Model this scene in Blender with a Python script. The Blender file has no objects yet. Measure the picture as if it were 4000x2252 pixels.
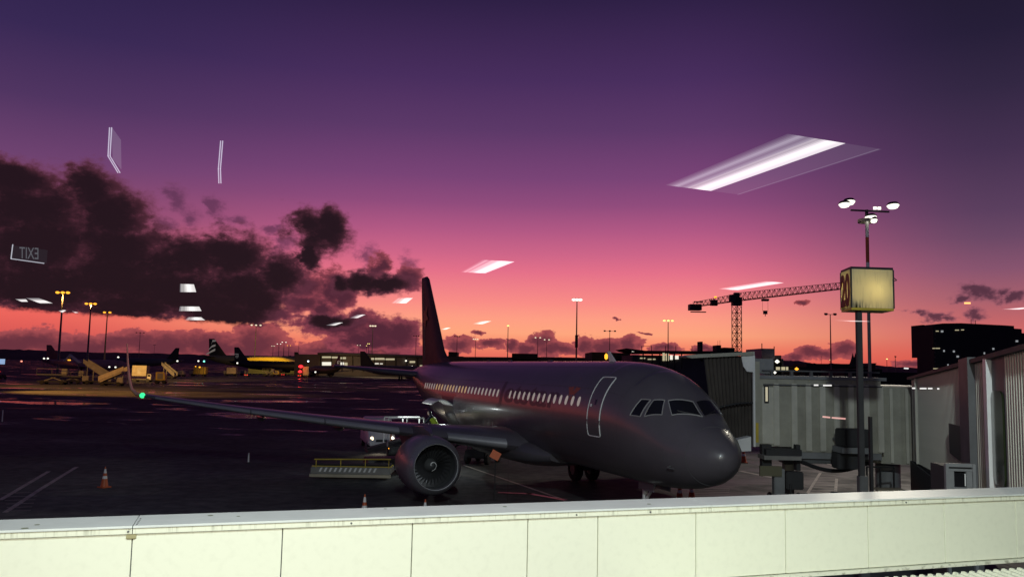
import bpy, bmesh, math, random
from mathutils import Vector, Matrix
random.seed(7)
R = math.radians
S = bpy.context.scene
COL = S.collection

# ------------------------------------------------------------------ camera
H = 5.563                                 # eye height above the apron (first floor of the terminal)
PITCH, ROLL, FPX = R(5.455), 0.0207, 3248.0
right0, up0, fwd = Vector((1, 0, 0)), Vector((0, -math.sin(PITCH), math.cos(PITCH))), Vector((0, math.cos(PITCH), math.sin(PITCH)))
cr, sr = math.cos(ROLL), math.sin(ROLL)
cright, cup = right0 * cr + up0 * sr, up0 * cr - right0 * sr
cam = bpy.data.objects.new('camera', bpy.data.cameras.new('camera'))
COL.objects.link(cam)
M = Matrix((cright, cup, -fwd)).transposed().to_4x4()
M.translation = (0, 0, H)
cam.matrix_world = M
cam.data.sensor_width = 36
cam.data.lens = 36 * FPX / 4000
cam.data.clip_start, cam.data.clip_end = 0.05, 20000
S.camera = cam


def ray(u, v):
    return (fwd * FPX + cright * (u - 2000) - cup * (v - 1126)).normalized()


def at(u, v, y):                          # the point of that sight line at depth y
    d = ray(u, v)
    return Vector((0, 0, H)) + d * (y / d.y)


def gnd(u, v, z=0.0):                     # where that sight line meets the level z
    d = ray(u, v)
    return Vector((0, 0, H)) + d * ((z - H) / d.z)


def azel(u, v):
    d = ray(u, v)
    return math.degrees(math.atan2(d.x, d.y)), math.degrees(math.asin(d.z))


def lin(r, g, b):
    return tuple((c / 255 / 12.92 if c / 255 <= .04045 else ((c / 255 + .055) / 1.055) ** 2.4) for c in (r, g, b)) + (1,)


# ------------------------------------------------------------------ world: dusk sky with broken cloud
w = bpy.data.worlds.new('World'); S.world = w; w.use_nodes = True
nt = w.node_tree; nt.nodes.clear()
L = nt.links.new


def nd(t, **k):
    n = nt.nodes.new(t)
    for a, b in k.items(): setattr(n, a, b)
    return n


def mth(op, a, b=None, c=None, clamp=False):
    n = nd('ShaderNodeMath', operation=op, use_clamp=clamp)
    for i, x in enumerate((a, b, c)):
        if x is None: continue
        if isinstance(x, (int, float)): n.inputs[i].default_value = x
        else: L(x, n.inputs[i])
    return n.outputs[0]


def smooth(x, a, b, lo=0., hi=1.):
    n = nd('ShaderNodeMapRange', interpolation_type='SMOOTHSTEP')
    L(x, n.inputs[0])
    for i, q in enumerate((a, b, lo, hi)): n.inputs[i + 1].default_value = q
    return n.outputs[0]


def mixc(f, a, b):
    n = nd('ShaderNodeMix', data_type='RGBA')
    if isinstance(f, float): n.inputs[0].default_value = f
    else: L(f, n.inputs[0])
    for i, x in ((6, a), (7, b)):
        if isinstance(x, tuple): n.inputs[i].default_value = x
        else: L(x, n.inputs[i])
    return n.outputs[2]


def ramp(x, stops):
    n = nd('ShaderNodeValToRGB'); cr_ = n.color_ramp
    cr_.interpolation = 'LINEAR'
    while len(cr_.elements) < len(stops): cr_.elements.new(0.5)
    for e, (p, c) in zip(cr_.elements, stops): e.position = p; e.color = lin(*c)
    L(x, n.inputs[0]); return n.outputs[0]


tc = nd('ShaderNodeTexCoord')
sx = nd('ShaderNodeSeparateXYZ'); L(tc.outputs['Generated'], sx.inputs[0])
AZ = mth('DEGREES', mth('ARCTAN2', sx.outputs[0], sx.outputs[1]))
EL = mth('DEGREES', mth('ARCSINE', sx.outputs[2]))
t30 = mth('DIVIDE', EL, 32., clamp=True)
e = lambda d: d / 32.
warm = ramp(t30, [(0, (205, 80, 82)), (e(.5), (226, 100, 90)), (e(1.6), (246, 136, 106)), (e(2.4), (254, 166, 126)), (e(3.4), (254, 158, 132)), (e(4.5), (249, 140, 134)), (e(5.6), (239, 126, 136)),
                  (e(6.6), (228, 112, 137)), (e(7.8), (206, 101, 136)), (e(9.4), (178, 88, 132)), (e(11.2), (144, 75, 124)), (e(13), (121, 67, 118)), (e(16.2), (92, 56, 104)), (e(19.5), (72, 45, 93)), (e(24.5), (46, 31, 69)), (1, (30, 23, 53))])
cool = ramp(t30, [(0, (200, 72, 68)), (e(1.1), (217, 90, 79)), (e(2.9), (204, 104, 104)), (e(4.7), (166, 96, 109)), (e(6.5), (134, 83, 110)), (e(8.4), (106, 71, 101)), (e(10), (90, 62, 94)),
                  (e(13.6), (68, 48, 80)), (e(17.2), (50, 38, 66)), (e(20.5), (37, 29, 55)), (e(25.6), (27, 22, 42)), (1, (22, 19, 36))])
left = ramp(t30, [(0, (190, 72, 76)), (e(1.0), (208, 84, 82)), (e(2.6), (236, 101, 92)), (e(4.6), (228, 104, 102)), (e(7), (186, 90, 112)), (e(9), (142, 76, 112)), (e(12), (110, 66, 112)),
                  (e(15.5), (80, 52, 97)), (e(19.5), (56, 40, 84)), (e(25), (37, 29, 68)), (1, (29, 23, 54))])
sky = mixc(smooth(AZ, 11., 31.), warm, cool)
sky = mixc(smooth(AZ, -6., -31.), sky, left)
back = mixc(smooth(mth('ABSOLUTE', AZ), 50., 130.), sky, ramp(t30, [(0, (52, 48, 78)), (e(8), (46, 46, 82)), (1, (31, 29, 60))]))
sky = back
xy = nd('ShaderNodeCombineXYZ'); L(AZ, xy.inputs[0]); L(EL, xy.inputs[1])
n1 = nd('ShaderNodeTexNoise', noise_dimensions='3D'); n1.inputs['Scale'].default_value = .42; n1.inputs['Detail'].default_value = 9; n1.inputs['Roughness'].default_value = .62
sc_ = nd('ShaderNodeVectorMath', operation='MULTIPLY'); L(xy.outputs[0], sc_.inputs[0]); sc_.inputs[1].default_value = (1, 1.45, 1)
L(sc_.outputs[0], n1.inputs['Vector'])
n2 = nd('ShaderNodeTexNoise', noise_dimensions='3D'); n2.inputs['Scale'].default_value = 1.5; n2.inputs['Detail'].default_value = 7; n2.inputs['Roughness'].default_value = .65
L(sc_.outputs[0], n2.inputs['Vector'])
wv = nd('ShaderNodeVectorMath', operation='SUBTRACT'); L(n1.outputs['Color'], wv.inputs[0]); wv.inputs[1].default_value = (.5, .5, .5)
ws = nd('ShaderNodeVectorMath', operation='MULTIPLY'); L(wv.outputs[0], ws.inputs[0]); ws.inputs[1].default_value = (3.2, 2.0, 0)
wp = nd('ShaderNodeVectorMath', operation='ADD'); L(xy.outputs[0], wp.inputs[0]); L(ws.outputs[0], wp.inputs[1])
P = wp.outputs[0]


def clouds(sky, blobs, rim, core, amp, fine, soft, lift=0., base=False, dens=1., mott=.3):
    f = None
    for u, v, ru, rv in blobs:
        a, el = azel(u, v)
        k = math.degrees(1 / FPX)
        s1 = nd('ShaderNodeVectorMath', operation='SUBTRACT'); L(P, s1.inputs[0]); s1.inputs[1].default_value = (a, el, 0)
        s2 = nd('ShaderNodeVectorMath', operation='MULTIPLY'); L(s1.outputs[0], s2.inputs[0]); s2.inputs[1].default_value = (1 / (ru * k), 1 / (rv * k), 0)
        s3 = nd('ShaderNodeVectorMath', operation='LENGTH'); L(s2.outputs[0], s3.inputs[0])
        f = s3.outputs['Value'] if f is None else mth('SMOOTH_MIN', f, s3.outputs['Value'], .25)
    f = mth('SUBTRACT', 1.25, f)
    f = mth('ADD', f, mth('MULTIPLY', mth('SUBTRACT', n1.outputs['Fac'], .5), amp))
    f = mth('ADD', f, mth('MULTIPLY', mth('SUBTRACT', n2.outputs['Fac'], .5), fine))
    if lift: f = mth('ADD', f, lift)
    al = mth('MULTIPLY', smooth(f, 0.06, 0.06 + soft), dens)
    if base:                              # a flat cloud base, level with the horizon
        (a0, e0), (a1, e1) = azel(0, 1206), azel(1000, 1274)
        bl = mth('MULTIPLY_ADD', AZ, (e1 - e0) / (a1 - a0), e0 - a0 * (e1 - e0) / (a1 - a0))
        hgt = mth('ADD', mth('SUBTRACT', EL, bl), mth('MULTIPLY', mth('SUBTRACT', n2.outputs['Fac'], .5), .8))
        al = mth('MULTIPLY', al, smooth(hgt, -.12, .22))
    col = mixc(smooth(f, .1, .95), lin(*rim), lin(*core))
    col = mixc(mth('MULTIPLY', mth('MULTIPLY', smooth(n2.outputs['Fac'], .45, .75), mott), smooth(f, 1.3, .5)), col, lin(*rim))
    return mixc(al, sky, col)


bank = [(60, 1345, 260, 48), (330, 1352, 260, 50), (600, 1348, 230, 52), (820, 1352, 190, 44), (990, 1350, 130, 66), (1120, 1385, 160, 34), (1290, 1372, 130, 42), (1420, 1378, 90, 40), (1300, 1340, 44, 40),
        (1560, 1380, 120, 40), (1790, 1345, 64, 26), (1850, 1305, 34, 14), (1910, 1345, 56, 20), (2000, 1350, 30, 26), (2060, 1365, 60, 20), (2110, 1335, 44, 46), (2180, 1365, 90, 26), (2280, 1352, 44, 40),
        (2370, 1360, 84, 32), (2460, 1352, 50, 34), (2600, 1365, 60, 22), (2520, 1306, 34, 6), (2410, 1258, 14, 3), (3120, 1178, 42, 12), (2760, 1360, 40, 16), (3190, 1378, 84, 26), (3300, 1366, 56, 30),
        (3090, 1392, 60, 14), (3560, 1420, 70, 14), (3700, 1395, 60, 24)]
mid = [(1290, 1120, 70, 80), (1190, 1110, 70, 60), (1330, 1268, 170, 50), (1470, 1290, 130, 62), (1560, 1300, 90, 66), (1170, 1180, 90, 40), (1440, 1330, 150, 36), (1590, 1090, 60, 60), (1480, 1030, 34, 40), (1340, 1150, 60, 50), (1250, 1200, 60, 40), (1400, 1230, 50, 30),
       (1060, 1240, 90, 30)]
east = [(3830, 1150, 80, 34), (3750, 1160, 50, 22), (3640, 1226, 70, 24), (3560, 1218, 60, 16), (3790, 1228, 56, 26), (3960, 1170, 60, 22), (3690, 1240, 50, 16), (3900, 1140, 50, 20)]
dark = [(60, 700, 150, 70), (120, 820, 220, 110), (340, 740, 120, 90), (420, 840, 150, 110), (120, 960, 280, 130), (450, 960, 220, 120), (700, 1010, 170, 100), (920, 1000, 130, 100), (200, 1110, 330, 88), (620, 1130, 320, 96),
        (930, 1130, 200, 110), (1090, 1080, 110, 80), (880, 1215, 170, 60), (500, 1195, 260, 56), (1190, 880, 100, 62), (1260, 920, 110, 76), (1300, 880, 60, 60), (1215, 1000, 40, 60), (1330, 1100, 50, 40),
        (1420, 1090, 76, 46), (1520, 1110, 96, 46), (1300, 1250, 110, 30), (150, 1130, 300, 110), (420, 1100, 300, 130), (700, 1150, 300, 120), (860, 1240, 220, 60), (1000, 1180, 120, 90)]
wisp = [(690, 780, 60, 60), (740, 840, 60, 50), (850, 800, 44, 46), (930, 870, 60, 36), (640, 870, 60, 40), (1060, 900, 60, 30), (1090, 1010, 70, 40), (1440, 1000, 60, 50), (1590, 1030, 60, 50), (1120, 950, 60, 40)]
sky = clouds(sky, wisp, (122, 66, 100), (88, 48, 78), 1.5, 1.4, .9, -.15, dens=.75)
sky = clouds(sky, bank, (170, 80, 84), (104, 50, 62), .9, 1.0, .16)
sky = clouds(sky, east, (134, 80, 100), (72, 42, 60), 1.9, 1.6, .8, -.05, dens=.9)
sky = clouds(sky, mid, (160, 74, 88), (80, 38, 54), 1.4, 1.25, .42, .10)
sky = clouds(sky, dark, (108, 54, 72), (35, 19, 28), 1.45, .95, .6, .13, True, mott=.25)
nish = nd('ShaderNodeTexSky', sky_type='NISHITA'); nish.sun_disc = False; nish.sun_elevation = R(-2.5); nish.sun_rotation = R(5)
bg = nd('ShaderNodeBackground'); L(sky, bg.inputs[0]); bg.inputs[1].default_value = 1.0
bg2 = nd('ShaderNodeBackground'); L(nish.outputs[0], bg2.inputs[0]); bg2.inputs[1].default_value = .005
ad = nd('ShaderNodeAddShader'); L(bg.outputs[0], ad.inputs[0]); L(bg2.outputs[0], ad.inputs[1])
wo = nd('ShaderNodeOutputWorld'); L(ad.outputs[0], wo.inputs[0])
w.cycles.sampling_method = 'MANUAL'; w.cycles.sample_map_resolution = 512

# the sun has set: only a trace of red light still comes along the horizon
sun = bpy.data.objects.new('sun', bpy.data.lights.new('sun', 'SUN')); COL.objects.link(sun)
sun.data.energy = .03; sun.data.angle = R(6); sun.data.color = (1, .35, .25)
sun.rotation_euler = Vector((-math.sin(R(5)), -math.cos(R(5)), -.03)).to_track_quat('-Z', 'Y').to_euler()

S.view_settings.view_transform = 'Standard'; S.view_settings.look = 'None'
S.view_settings.exposure = 0; S.view_settings.gamma = 1; S.view_settings.use_curve_mapping = False
S.render.engine = 'CYCLES'
S.cycles.use_denoising = True
S.cycles.max_bounces = 6; S.cycles.transparent_max_bounces = 12
S.cycles.sample_clamp_indirect = 4

# the terminal's ceiling lights stand behind the camera and shine out through the window; their reflections are built as glowing objects (see the end)
WIN_DIR = Vector((.953, .304, 0))         # the facade runs along the parapet
WIN_N = Vector((-.304, .953, 0))
CEIL = H + 1.15


def area(name, loc, tgt, sx_, sy_, watt, colr):
    o = bpy.data.objects.new(name, bpy.data.lights.new(name, 'AREA')); COL.objects.link(o)
    o.data.shape = 'RECTANGLE'; o.data.size = sx_; o.data.size_y = sy_; o.data.energy = watt; o.data.color = colr
    o.location = loc; o.rotation_euler = (Vector(tgt) - Vector(loc)).to_track_quat('-Z', 'Y').to_euler()
    return o


for k, wt_ in ((-3.2, 440), (-.6, 760), (1.6, 620), (3.8, 220)):
    p = WIN_DIR * k - WIN_N * .4
    area('ceiling_lamp', (p.x, p.y, CEIL + .9), (p.x + WIN_N.x * .3, p.y + WIN_N.y * .3, CEIL - 1.9), 1.2, .6, wt_, (1.0, .97, .80))


def pointlight(name, loc, watt, colr, rad=.3, spot=None, tgt=None):
    o = bpy.data.objects.new(name, bpy.data.lights.new(name, 'SPOT' if spot else 'POINT')); COL.objects.link(o)
    o.data.energy = watt; o.data.color = colr; o.data.shadow_soft_size = rad; o.location = loc
    if spot:
        o.data.spot_size = R(spot); o.data.spot_blend = .6
        o.rotation_euler = (Vector(tgt) - Vector(loc)).to_track_quat('-Z', 'Y').to_euler()
    return o


# unseen roof floodlight, added to lift the dark apron; inferred from the airliner's nose glint
pointlight('roof_fill', (1.0, -1.5, 14), 8000, (.84, .98, 1.0), .35, 88, (0, 33, 0))

# ------------------------------------------------------------------ materials
MATS = {}


def mat(name, col, rough=.6, metal=0., spec=.5, noise=0., nscale=4., bump=0., emit=None, estr=0., alpha=None, coat=0., sample=False):
    if name in MATS: return MATS[name]
    m = bpy.data.materials.new(name); m.use_nodes = True; t = m.node_tree
    b = t.nodes['Principled BSDF']
    b.inputs['Base Color'].default_value = (*col, 1); b.inputs['Roughness'].default_value = rough; b.inputs['Metallic'].default_value = metal
    b.inputs['Specular IOR Level'].default_value = spec; b.inputs['Coat Weight'].default_value = coat
    if noise or bump:
        tcn = t.nodes.new('ShaderNodeTexCoord')
        nz = t.nodes.new('ShaderNodeTexNoise'); nz.inputs['Scale'].default_value = nscale; nz.inputs['Detail'].default_value = 6; nz.inputs['Roughness'].default_value = .65
        t.links.new(tcn.outputs['Object'], nz.inputs['Vector'])
        if noise:
            mr = t.nodes.new('ShaderNodeMapRange'); t.links.new(nz.outputs['Fac'], mr.inputs[0])
            mr.inputs[1].default_value = .3; mr.inputs[2].default_value = .7; mr.inputs[3].default_value = 1 - noise; mr.inputs[4].default_value = 1 + noise * .4
            mx = t.nodes.new('ShaderNodeVectorMath'); mx.operation = 'SCALE'; mx.inputs[0].default_value = col
            t.links.new(mr.outputs[0], mx.inputs['Scale']); t.links.new(mx.outputs[0], b.inputs['Base Color'])
        if bump:
            bp = t.nodes.new('ShaderNodeBump'); bp.inputs['Strength'].default_value = bump; bp.inputs['Distance'].default_value = .02
            t.links.new(nz.outputs['Fac'], bp.inputs['Height']); t.links.new(bp.outputs[0], b.inputs['Normal'])
    if emit:
        b.inputs['Emission Color'].default_value = (*emit, 1); b.inputs['Emission Strength'].default_value = estr
        if not sample: m.cycles.emission_sampling = 'NONE'
    MATS[name] = m
    return m


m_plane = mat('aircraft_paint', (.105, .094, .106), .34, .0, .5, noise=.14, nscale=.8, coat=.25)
m_metal = mat('bare_metal', (.62, .62, .64), .28, 1., noise=.15, nscale=2)
m_chrome = mat('inlet_lip', (.30, .29, .31), .3, .6)
m_slat = mat('slat_metal', (.30, .295, .31), .42, .25, noise=.15, nscale=1.5)
m_highlight = mat('lip_highlight', (.80, .80, .80), .35)  # pale paint standing in for the polished lip's highlight
m_nac = mat('nacelle_paint', (.17, .155, .18), .4, noise=.2, nscale=.9, coat=.2)
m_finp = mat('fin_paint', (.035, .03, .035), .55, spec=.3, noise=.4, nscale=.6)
m_dark = mat('dark_rubber', (.015, .015, .017), .8)
m_black = mat('black_paint', (.02, .02, .022), .5)
m_dglass = mat('dark_glass', (.012, .012, .014), .08, spec=.6)
m_blade = mat('fan_blade', (.16, .16, .17), .4, .8)
m_seam = mat('skin_seam', (.07, .063, .07), .5)
m_fram = mat('window_frame_paint', (.30, .29, .29), .5)
m_letter = mat('lettering', (.045, .04, .05), .42)
m_orange = mat('orange_paint', (.48, .10, .03), .5)
m_white = mat('white_paint', (.78, .78, .76), .5, noise=.15, nscale=2)
m_offw = mat('offwhite_panel', (.36, .35, .285), .55, noise=.25, nscale=1.3)
m_offw2 = mat('offwhite_rib', (.56, .545, .46), .55, noise=.2, nscale=1.3)
m_grey = mat('grey_paint', (.22, .225, .23), .55, noise=.25, nscale=1.5)
m_mgrey = mat('mid_grey', (.11, .112, .115), .6, noise=.3, nscale=1.5)
m_dgrey = mat('dark_grey', (.035, .035, .037), .7, noise=.3, nscale=1.5)
m_bellow = mat('bellows_fabric', (.10, .085, .075), .85, noise=.4, nscale=1.1)
m_yellow = mat('yellow_paint', (.62, .46, .05), .5, noise=.25, nscale=1.5)
m_gse = mat('service_cream', (.5, .44, .32), .6, noise=.3, nscale=.9)
m_gse2 = mat('service_grey', (.26, .25, .23), .6, noise=.3, nscale=.9)
m_red = mat('red_paint', (.5, .05, .03), .5)
m_hivis = mat('hi_vis_cloth', (.55, .75, .05), .8)
m_navy = mat('navy_cloth', (.02, .025, .045), .85)
m_skin = mat('skin', (.45, .27, .19), .6)
m_hill = mat('hill_ground', (.03, .028, .026), .95, noise=.4, nscale=.01)
m_bldg = mat('building_wall', (.10, .09, .085), .8, noise=.3, nscale=.12)
m_bldg2 = mat('building_dark', (.022, .021, .021), .85, noise=.3, nscale=.15)
m_roof = mat('building_roof', (.06, .055, .055), .75, noise=.3, nscale=.1)
m_steel = mat('mast_steel', (.16, .15, .14), .55, noise=.2, nscale=.6)
m_crane = mat('crane_steel', (.05, .04, .035), .6)
m_cream = None


def emis(name, c, s, sample=False):
    return mat(name, (.02, .02, .02), .5, emit=c, estr=s, sample=sample)


e_sod = emis('sodium_lamp', (1, .40, .03), 1.9)
e_whi = emis('white_lamp', (1, .96, .82), 1.7)
e_yel = emis('yellow_lamp', (1, .80, .25), 1.7)
e_dimw = emis('dim_lamp', (1, .85, .6), 1.1)
e_red = emis('red_beacon', (1, .02, .03), 2.5)
e_grn = emis('green_navigation', (.04, 1, .30), 1.5)
e_win = emis('lit_window', (1, .88, .55), .5)
e_win2 = emis('lit_window_white', (1, .95, .8), .95)
e_cab = emis('cabin_window', (1, .84, .78), .26)
e_cab2 = emis('cabin_window_warm', (1, .66, .34), .38)
e_dot = emis('faint_lamp', (.9, .95, 1), .30)
e_blue = emis('blue_sign', (.35, .55, .9), .7)
e_amb = emis('amber_lamp', (1, .42, .03), 1.9)
e_head = emis('headlight', (1, .92, .78), 4)

# ------------------------------------------------------------------ mesh helpers


class MB:
    def __init__(s): s.v = []; s.f = []

    def add(s, vs, fs):
        o = len(s.v); s.v += [tuple(x) for x in vs]; s.f += [tuple(i + o for i in q) for q in fs]; return s

    def box(s, c, d, rz=0., M_=None):
        x, y, z = d[0] / 2, d[1] / 2, d[2] / 2
        vs = [Vector(p) for p in ((-x, -y, -z), (x, -y, -z), (x, y, -z), (-x, y, -z), (-x, -y, z), (x, -y, z), (x, y, z), (-x, y, z))]
        m = M_ if M_ is not None else Matrix.Rotation(rz, 3, 'Z')
        return s.add([m @ p + Vector(c) for p in vs], [(0, 3, 2, 1), (4, 5, 6, 7), (0, 1, 5, 4), (1, 2, 6, 5), (2, 3, 7, 6), (3, 0, 4, 7)])

    def bar(s, a, b, wd, ht=None):
        a, b = Vector(a), Vector(b); ht = ht or wd; d = (b - a); l = d.length
        q = d.to_track_quat('Y', 'Z').to_matrix()
        return s.box((a + b) / 2, (wd, l, ht), M_=q)

    def tube(s, a, b, r0, r1=None, n=10, caps=True):
        a, b = Vector(a), Vector(b); r1 = r0 if r1 is None else r1
        q = (b - a).to_track_quat('Z', 'Y').to_matrix(); vs = []
        for p, r in ((a, r0), (b, r1)):
            for i in range(n):
                t = 2 * math.pi * i / n; vs.append(p + q @ Vector((r * math.cos(t), r * math.sin(t), 0)))
        fs = [(i, (i + 1) % n, n + (i + 1) % n, n + i) for i in range(n)]
        if caps: fs += [tuple(range(n))[::-1], tuple(range(n, 2 * n))]
        return s.add(vs, fs)

    def lathe(s, prof, org, axis, n=32, close=False):
        q = Vector(axis).to_track_quat('Z', 'Y').to_matrix(); vs = []; org = Vector(org)
        for h, r in prof:
            for i in range(n):
                t = 2 * math.pi * i / n; vs.append(org + q @ Vector((r * math.cos(t), r * math.sin(t), h)))
        fs = [(j * n + i, j * n + (i + 1) % n, (j + 1) * n + (i + 1) % n, (j + 1) * n + i) for j in range(len(prof) - 1) for i in range(n)]
        return s.add(vs, fs)

    def loft(s, rings, cap0=True, cap1=True):
        n = len(rings[0]); vs = [p for r in rings for p in r]
        fs = [(j * n + i, j * n + (i + 1) % n, (j + 1) * n + (i + 1) % n, (j + 1) * n + i) for j in range(len(rings) - 1) for i in range(n)]
        if cap0: fs.append(tuple(range(n))[::-1])
        if cap1: fs.append(tuple(range((len(rings) - 1) * n, len(rings) * n)))
        return s.add(vs, fs)

    def prism(s, pts, off):                # polygon pts extruded by the vector off
        n = len(pts); off = Vector(off); a = [Vector(p) for p in pts]
        return s.loft([a, [p + off for p in a]])

    def mesh(s, name, smooth_=False, bevel=0.):
        me = bpy.data.meshes.new(name); me.from_pydata(s.v, [], s.f); me.validate()
        bm = bmesh.new(); bm.from_mesh(me)
        bmesh.ops.recalc_face_normals(bm, faces=bm.faces)
        if bevel: bmesh.ops.bevel(bm, geom=[q for q in bm.edges if len(q.link_faces) == 2 and q.calc_face_angle(0) > .7], offset=bevel, segments=2, affect='EDGES', clamp_overlap=True)
        bm.to_mesh(me); bm.free()
        if smooth_:
            for p in me.polygons: p.use_smooth = True
            try: me.set_sharp_from_angle(angle=R(42))
            except Exception: pass
        return me


def link(name, me, m, parent=None, loc=None):
    o = bpy.data.objects.new(name, me)
    if m is not None and not me.materials: me.materials.append(m)
    COL.objects.link(o)
    if parent is not None: o.parent = parent
    if loc is not None: o.location = loc
    return o


def part(name, mb, m, parent=None, smooth_=False, bevel=0., loc=None):
    return link(name, mb.mesh(name, smooth_, bevel), m, parent, loc)


def thing(name, label, cat, loc=(0, 0, 0), rz=0., group=None):
    o = bpy.data.objects.new(name, None); COL.objects.link(o); o.empty_display_size = .3
    o.location = loc; o.rotation_euler = (0, 0, rz); o['label'] = label; o['category'] = cat
    if group: o['group'] = group
    return o


def tag(o, label, cat, group=None):
    o['label'] = label; o['category'] = cat
    if group: o['group'] = group
    return o


def struct(o, kind='structure'):
    o['kind'] = kind; return o


def copy_tree(o, parent=None):
    c = o.copy(); COL.objects.link(c)
    if parent is not None: c.parent = parent
    for ch in o.children: copy_tree(ch, c)
    return c


# ------------------------------------------------------------------ ground
def ground_material():
    m = bpy.data.materials.new('wet_asphalt'); m.use_nodes = True; t = m.node_tree; b = t.nodes['Principled BSDF']; l = t.links.new
    tcn = t.nodes.new('ShaderNodeTexCoord')
    def noise(sc, det, stretch=(1, 1, 1), off=(0, 0, 0)):
        mp = t.nodes.new('ShaderNodeMapping'); mp.inputs['Scale'].default_value = stretch; mp.inputs['Location'].default_value = off
        l(tcn.outputs['Object'], mp.inputs[0])
        n = t.nodes.new('ShaderNodeTexNoise'); n.inputs['Scale'].default_value = sc; n.inputs['Detail'].default_value = det; n.inputs['Roughness'].default_value = .6
        l(mp.outputs[0], n.inputs['Vector']); return n.outputs['Fac']
    def mr(x, a, b_, lo, hi, st=True):
        n = t.nodes.new('ShaderNodeMapRange'); n.interpolation_type = 'SMOOTHSTEP' if st else 'LINEAR'
        l(x, n.inputs[0]); n.inputs[1].default_value = a; n.inputs[2].default_value = b_; n.inputs[3].default_value = lo; n.inputs[4].default_value = hi; return n.outputs[0]
    pud = mr(noise(.055, 7, (.7, 1.1, 1), (31, 7, 0)), .575, .625, 0, 1)
    rg = noise(.028, 4, (.55, 1.5, 1), (3, 11, 0))
    ab = t.nodes.new('ShaderNodeMath'); ab.operation = 'SUBTRACT'; l(rg, ab.inputs[0]); ab.inputs[1].default_value = .5
    ab2 = t.nodes.new('ShaderNodeMath'); ab2.operation = 'ABSOLUTE'; l(ab.outputs[0], ab2.inputs[0])
    brk = noise(.11, 5, (1, 1, 1), (5, 1, 0))
    seamw = t.nodes.new('ShaderNodeMath'); seamw.operation = 'MULTIPLY'; l(mr(ab2.outputs[0], .011, .004, 0, 1), seamw.inputs[0]); l(mr(brk, .45, .58, 0, 1), seamw.inputs[1])
    wm = t.nodes.new('ShaderNodeMath'); wm.operation = 'MAXIMUM'; l(pud, wm.inputs[0]); l(seamw.outputs[0], wm.inputs[1])
    spx = t.nodes.new('ShaderNodeSeparateXYZ'); l(tcn.outputs['Object'], spx.inputs[0])       # the stand by the terminal has drained dry
    wm2 = t.nodes.new('ShaderNodeMath'); wm2.operation = 'MULTIPLY'; l(wm.outputs[0], wm2.inputs[0]); l(mr(spx.outputs[1], 52, 70, 0, 1), wm2.inputs[1])
    damp = t.nodes.new('ShaderNodeMath'); damp.operation = 'MULTIPLY'; l(mr(spx.outputs[0], 5.5, 9, 0, .42), damp.inputs[0]); l(mr(noise(.35, 6, (1, 1, 1), (2, 9, 0)), .38, .60, .25, 1), damp.inputs[1])
    wm3 = t.nodes.new('ShaderNodeMath'); wm3.operation = 'MAXIMUM'; l(wm2.outputs[0], wm3.inputs[0]); l(damp.outputs[0], wm3.inputs[1]); wet = wm3.outputs[0]
    fine = noise(1.6, 8)
    colr = t.nodes.new('ShaderNodeMix'); colr.data_type = 'RGBA'
    l(mr(fine, .3, .7, 0, 1), colr.inputs[0]); colr.inputs[6].default_value = (.072, .076, .080, 1); colr.inputs[7].default_value = (.125, .126, .126, 1)
    big = mr(noise(.09, 5), .35, .65, .65, 1.15)
    sc = t.nodes.new('ShaderNodeVectorMath'); sc.operation = 'SCALE'; l(colr.outputs[2], sc.inputs[0]); l(big, sc.inputs['Scale'])
    l(sc.outputs[0], b.inputs['Base Color'])
    l(mr(wet, 0, 1, .82, .10, False), b.inputs['Roughness'])
    l(mr(wet, 0, 1, .05, .55, False), b.inputs['Specular IOR Level'])
    bp = t.nodes.new('ShaderNodeBump'); bp.inputs['Distance'].default_value = .004
    l(mr(wet, 0, 1, .5, .03, False), bp.inputs['Strength']); l(noise(14, 4), bp.inputs['Height']); l(bp.outputs[0], b.inputs['Normal'])
    return m


g = MB().add([(-2500, -60, 0), (2500, -60, 0), (2500, 4500, 0), (-2500, 4500, 0)], [(0, 1, 2, 3)])
struct(part('ground', g, ground_material()))

m_paintl = mat('worn_line_paint', (.36, .33, .31), .6, noise=.5, nscale=1.2)
m_paintr = mat('worn_red_paint', (.5, .07, .06), .4, noise=.5, nscale=.8)


def line_strip(pts, wd, m, name='apron_line', z=.009):
    mb = MB()
    for a, b in zip(pts, pts[1:]):
        a, b = Vector((a[0], a[1], z)), Vector((b[0], b[1], z)); d = (b - a).normalized(); n = Vector((-d.y, d.x, 0)) * wd / 2
        mb.add([a - n, b - n, b + n, a + n], [(0, 1, 2, 3)])
    return struct(part(name, mb, m))


def px_line(pix, wd, m, **k): return line_strip([gnd(u, v) for u, v in pix], wd, m, **k)


px_line([(1810, 1815), (2190, 1946)], .16, m_paintl)
px_line([(300, 1822), (160, 1908), (20, 2000)], .2, m_paintl)
px_line([(190, 1840), (0, 1952)], .2, m_paintl)
px_line([(1080, 1480), (1200, 1506)], .35, m_paintl)
px_line([(1945, 1922), (2080, 1927)], .28, m_paintr)
px_line([(2060, 1925), (2210, 1952)], .28, m_paintr)
px_line([(2890, 1838), (3035, 1868)], .3, m_paintl)
px_line([(3175, 1800), (3330, 1830)], .16, m_paintl)
mb = MB()
for k in range(-9, 8):
    mb.add([(k * 7.5 - .02, 12, .003), (k * 7.5 + .02, 12, .003), (k * 7.5 + .02, 110, .003), (k * 7.5 - .02, 110, .003)], [(0, 1, 2, 3)])
struct(part('slab_joints', mb, m_dark))
mb = MB()
for k in range(2, 15): mb.add([(-70, k * 7.5 - .02, .0045), (60, k * 7.5 - .02, .0045), (60, k * 7.5 + .02, .0045), (-70, k * 7.5 + .02, .0045)], [(0, 1, 2, 3)])
struct(part('slab_joints', mb, m_dark))
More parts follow.
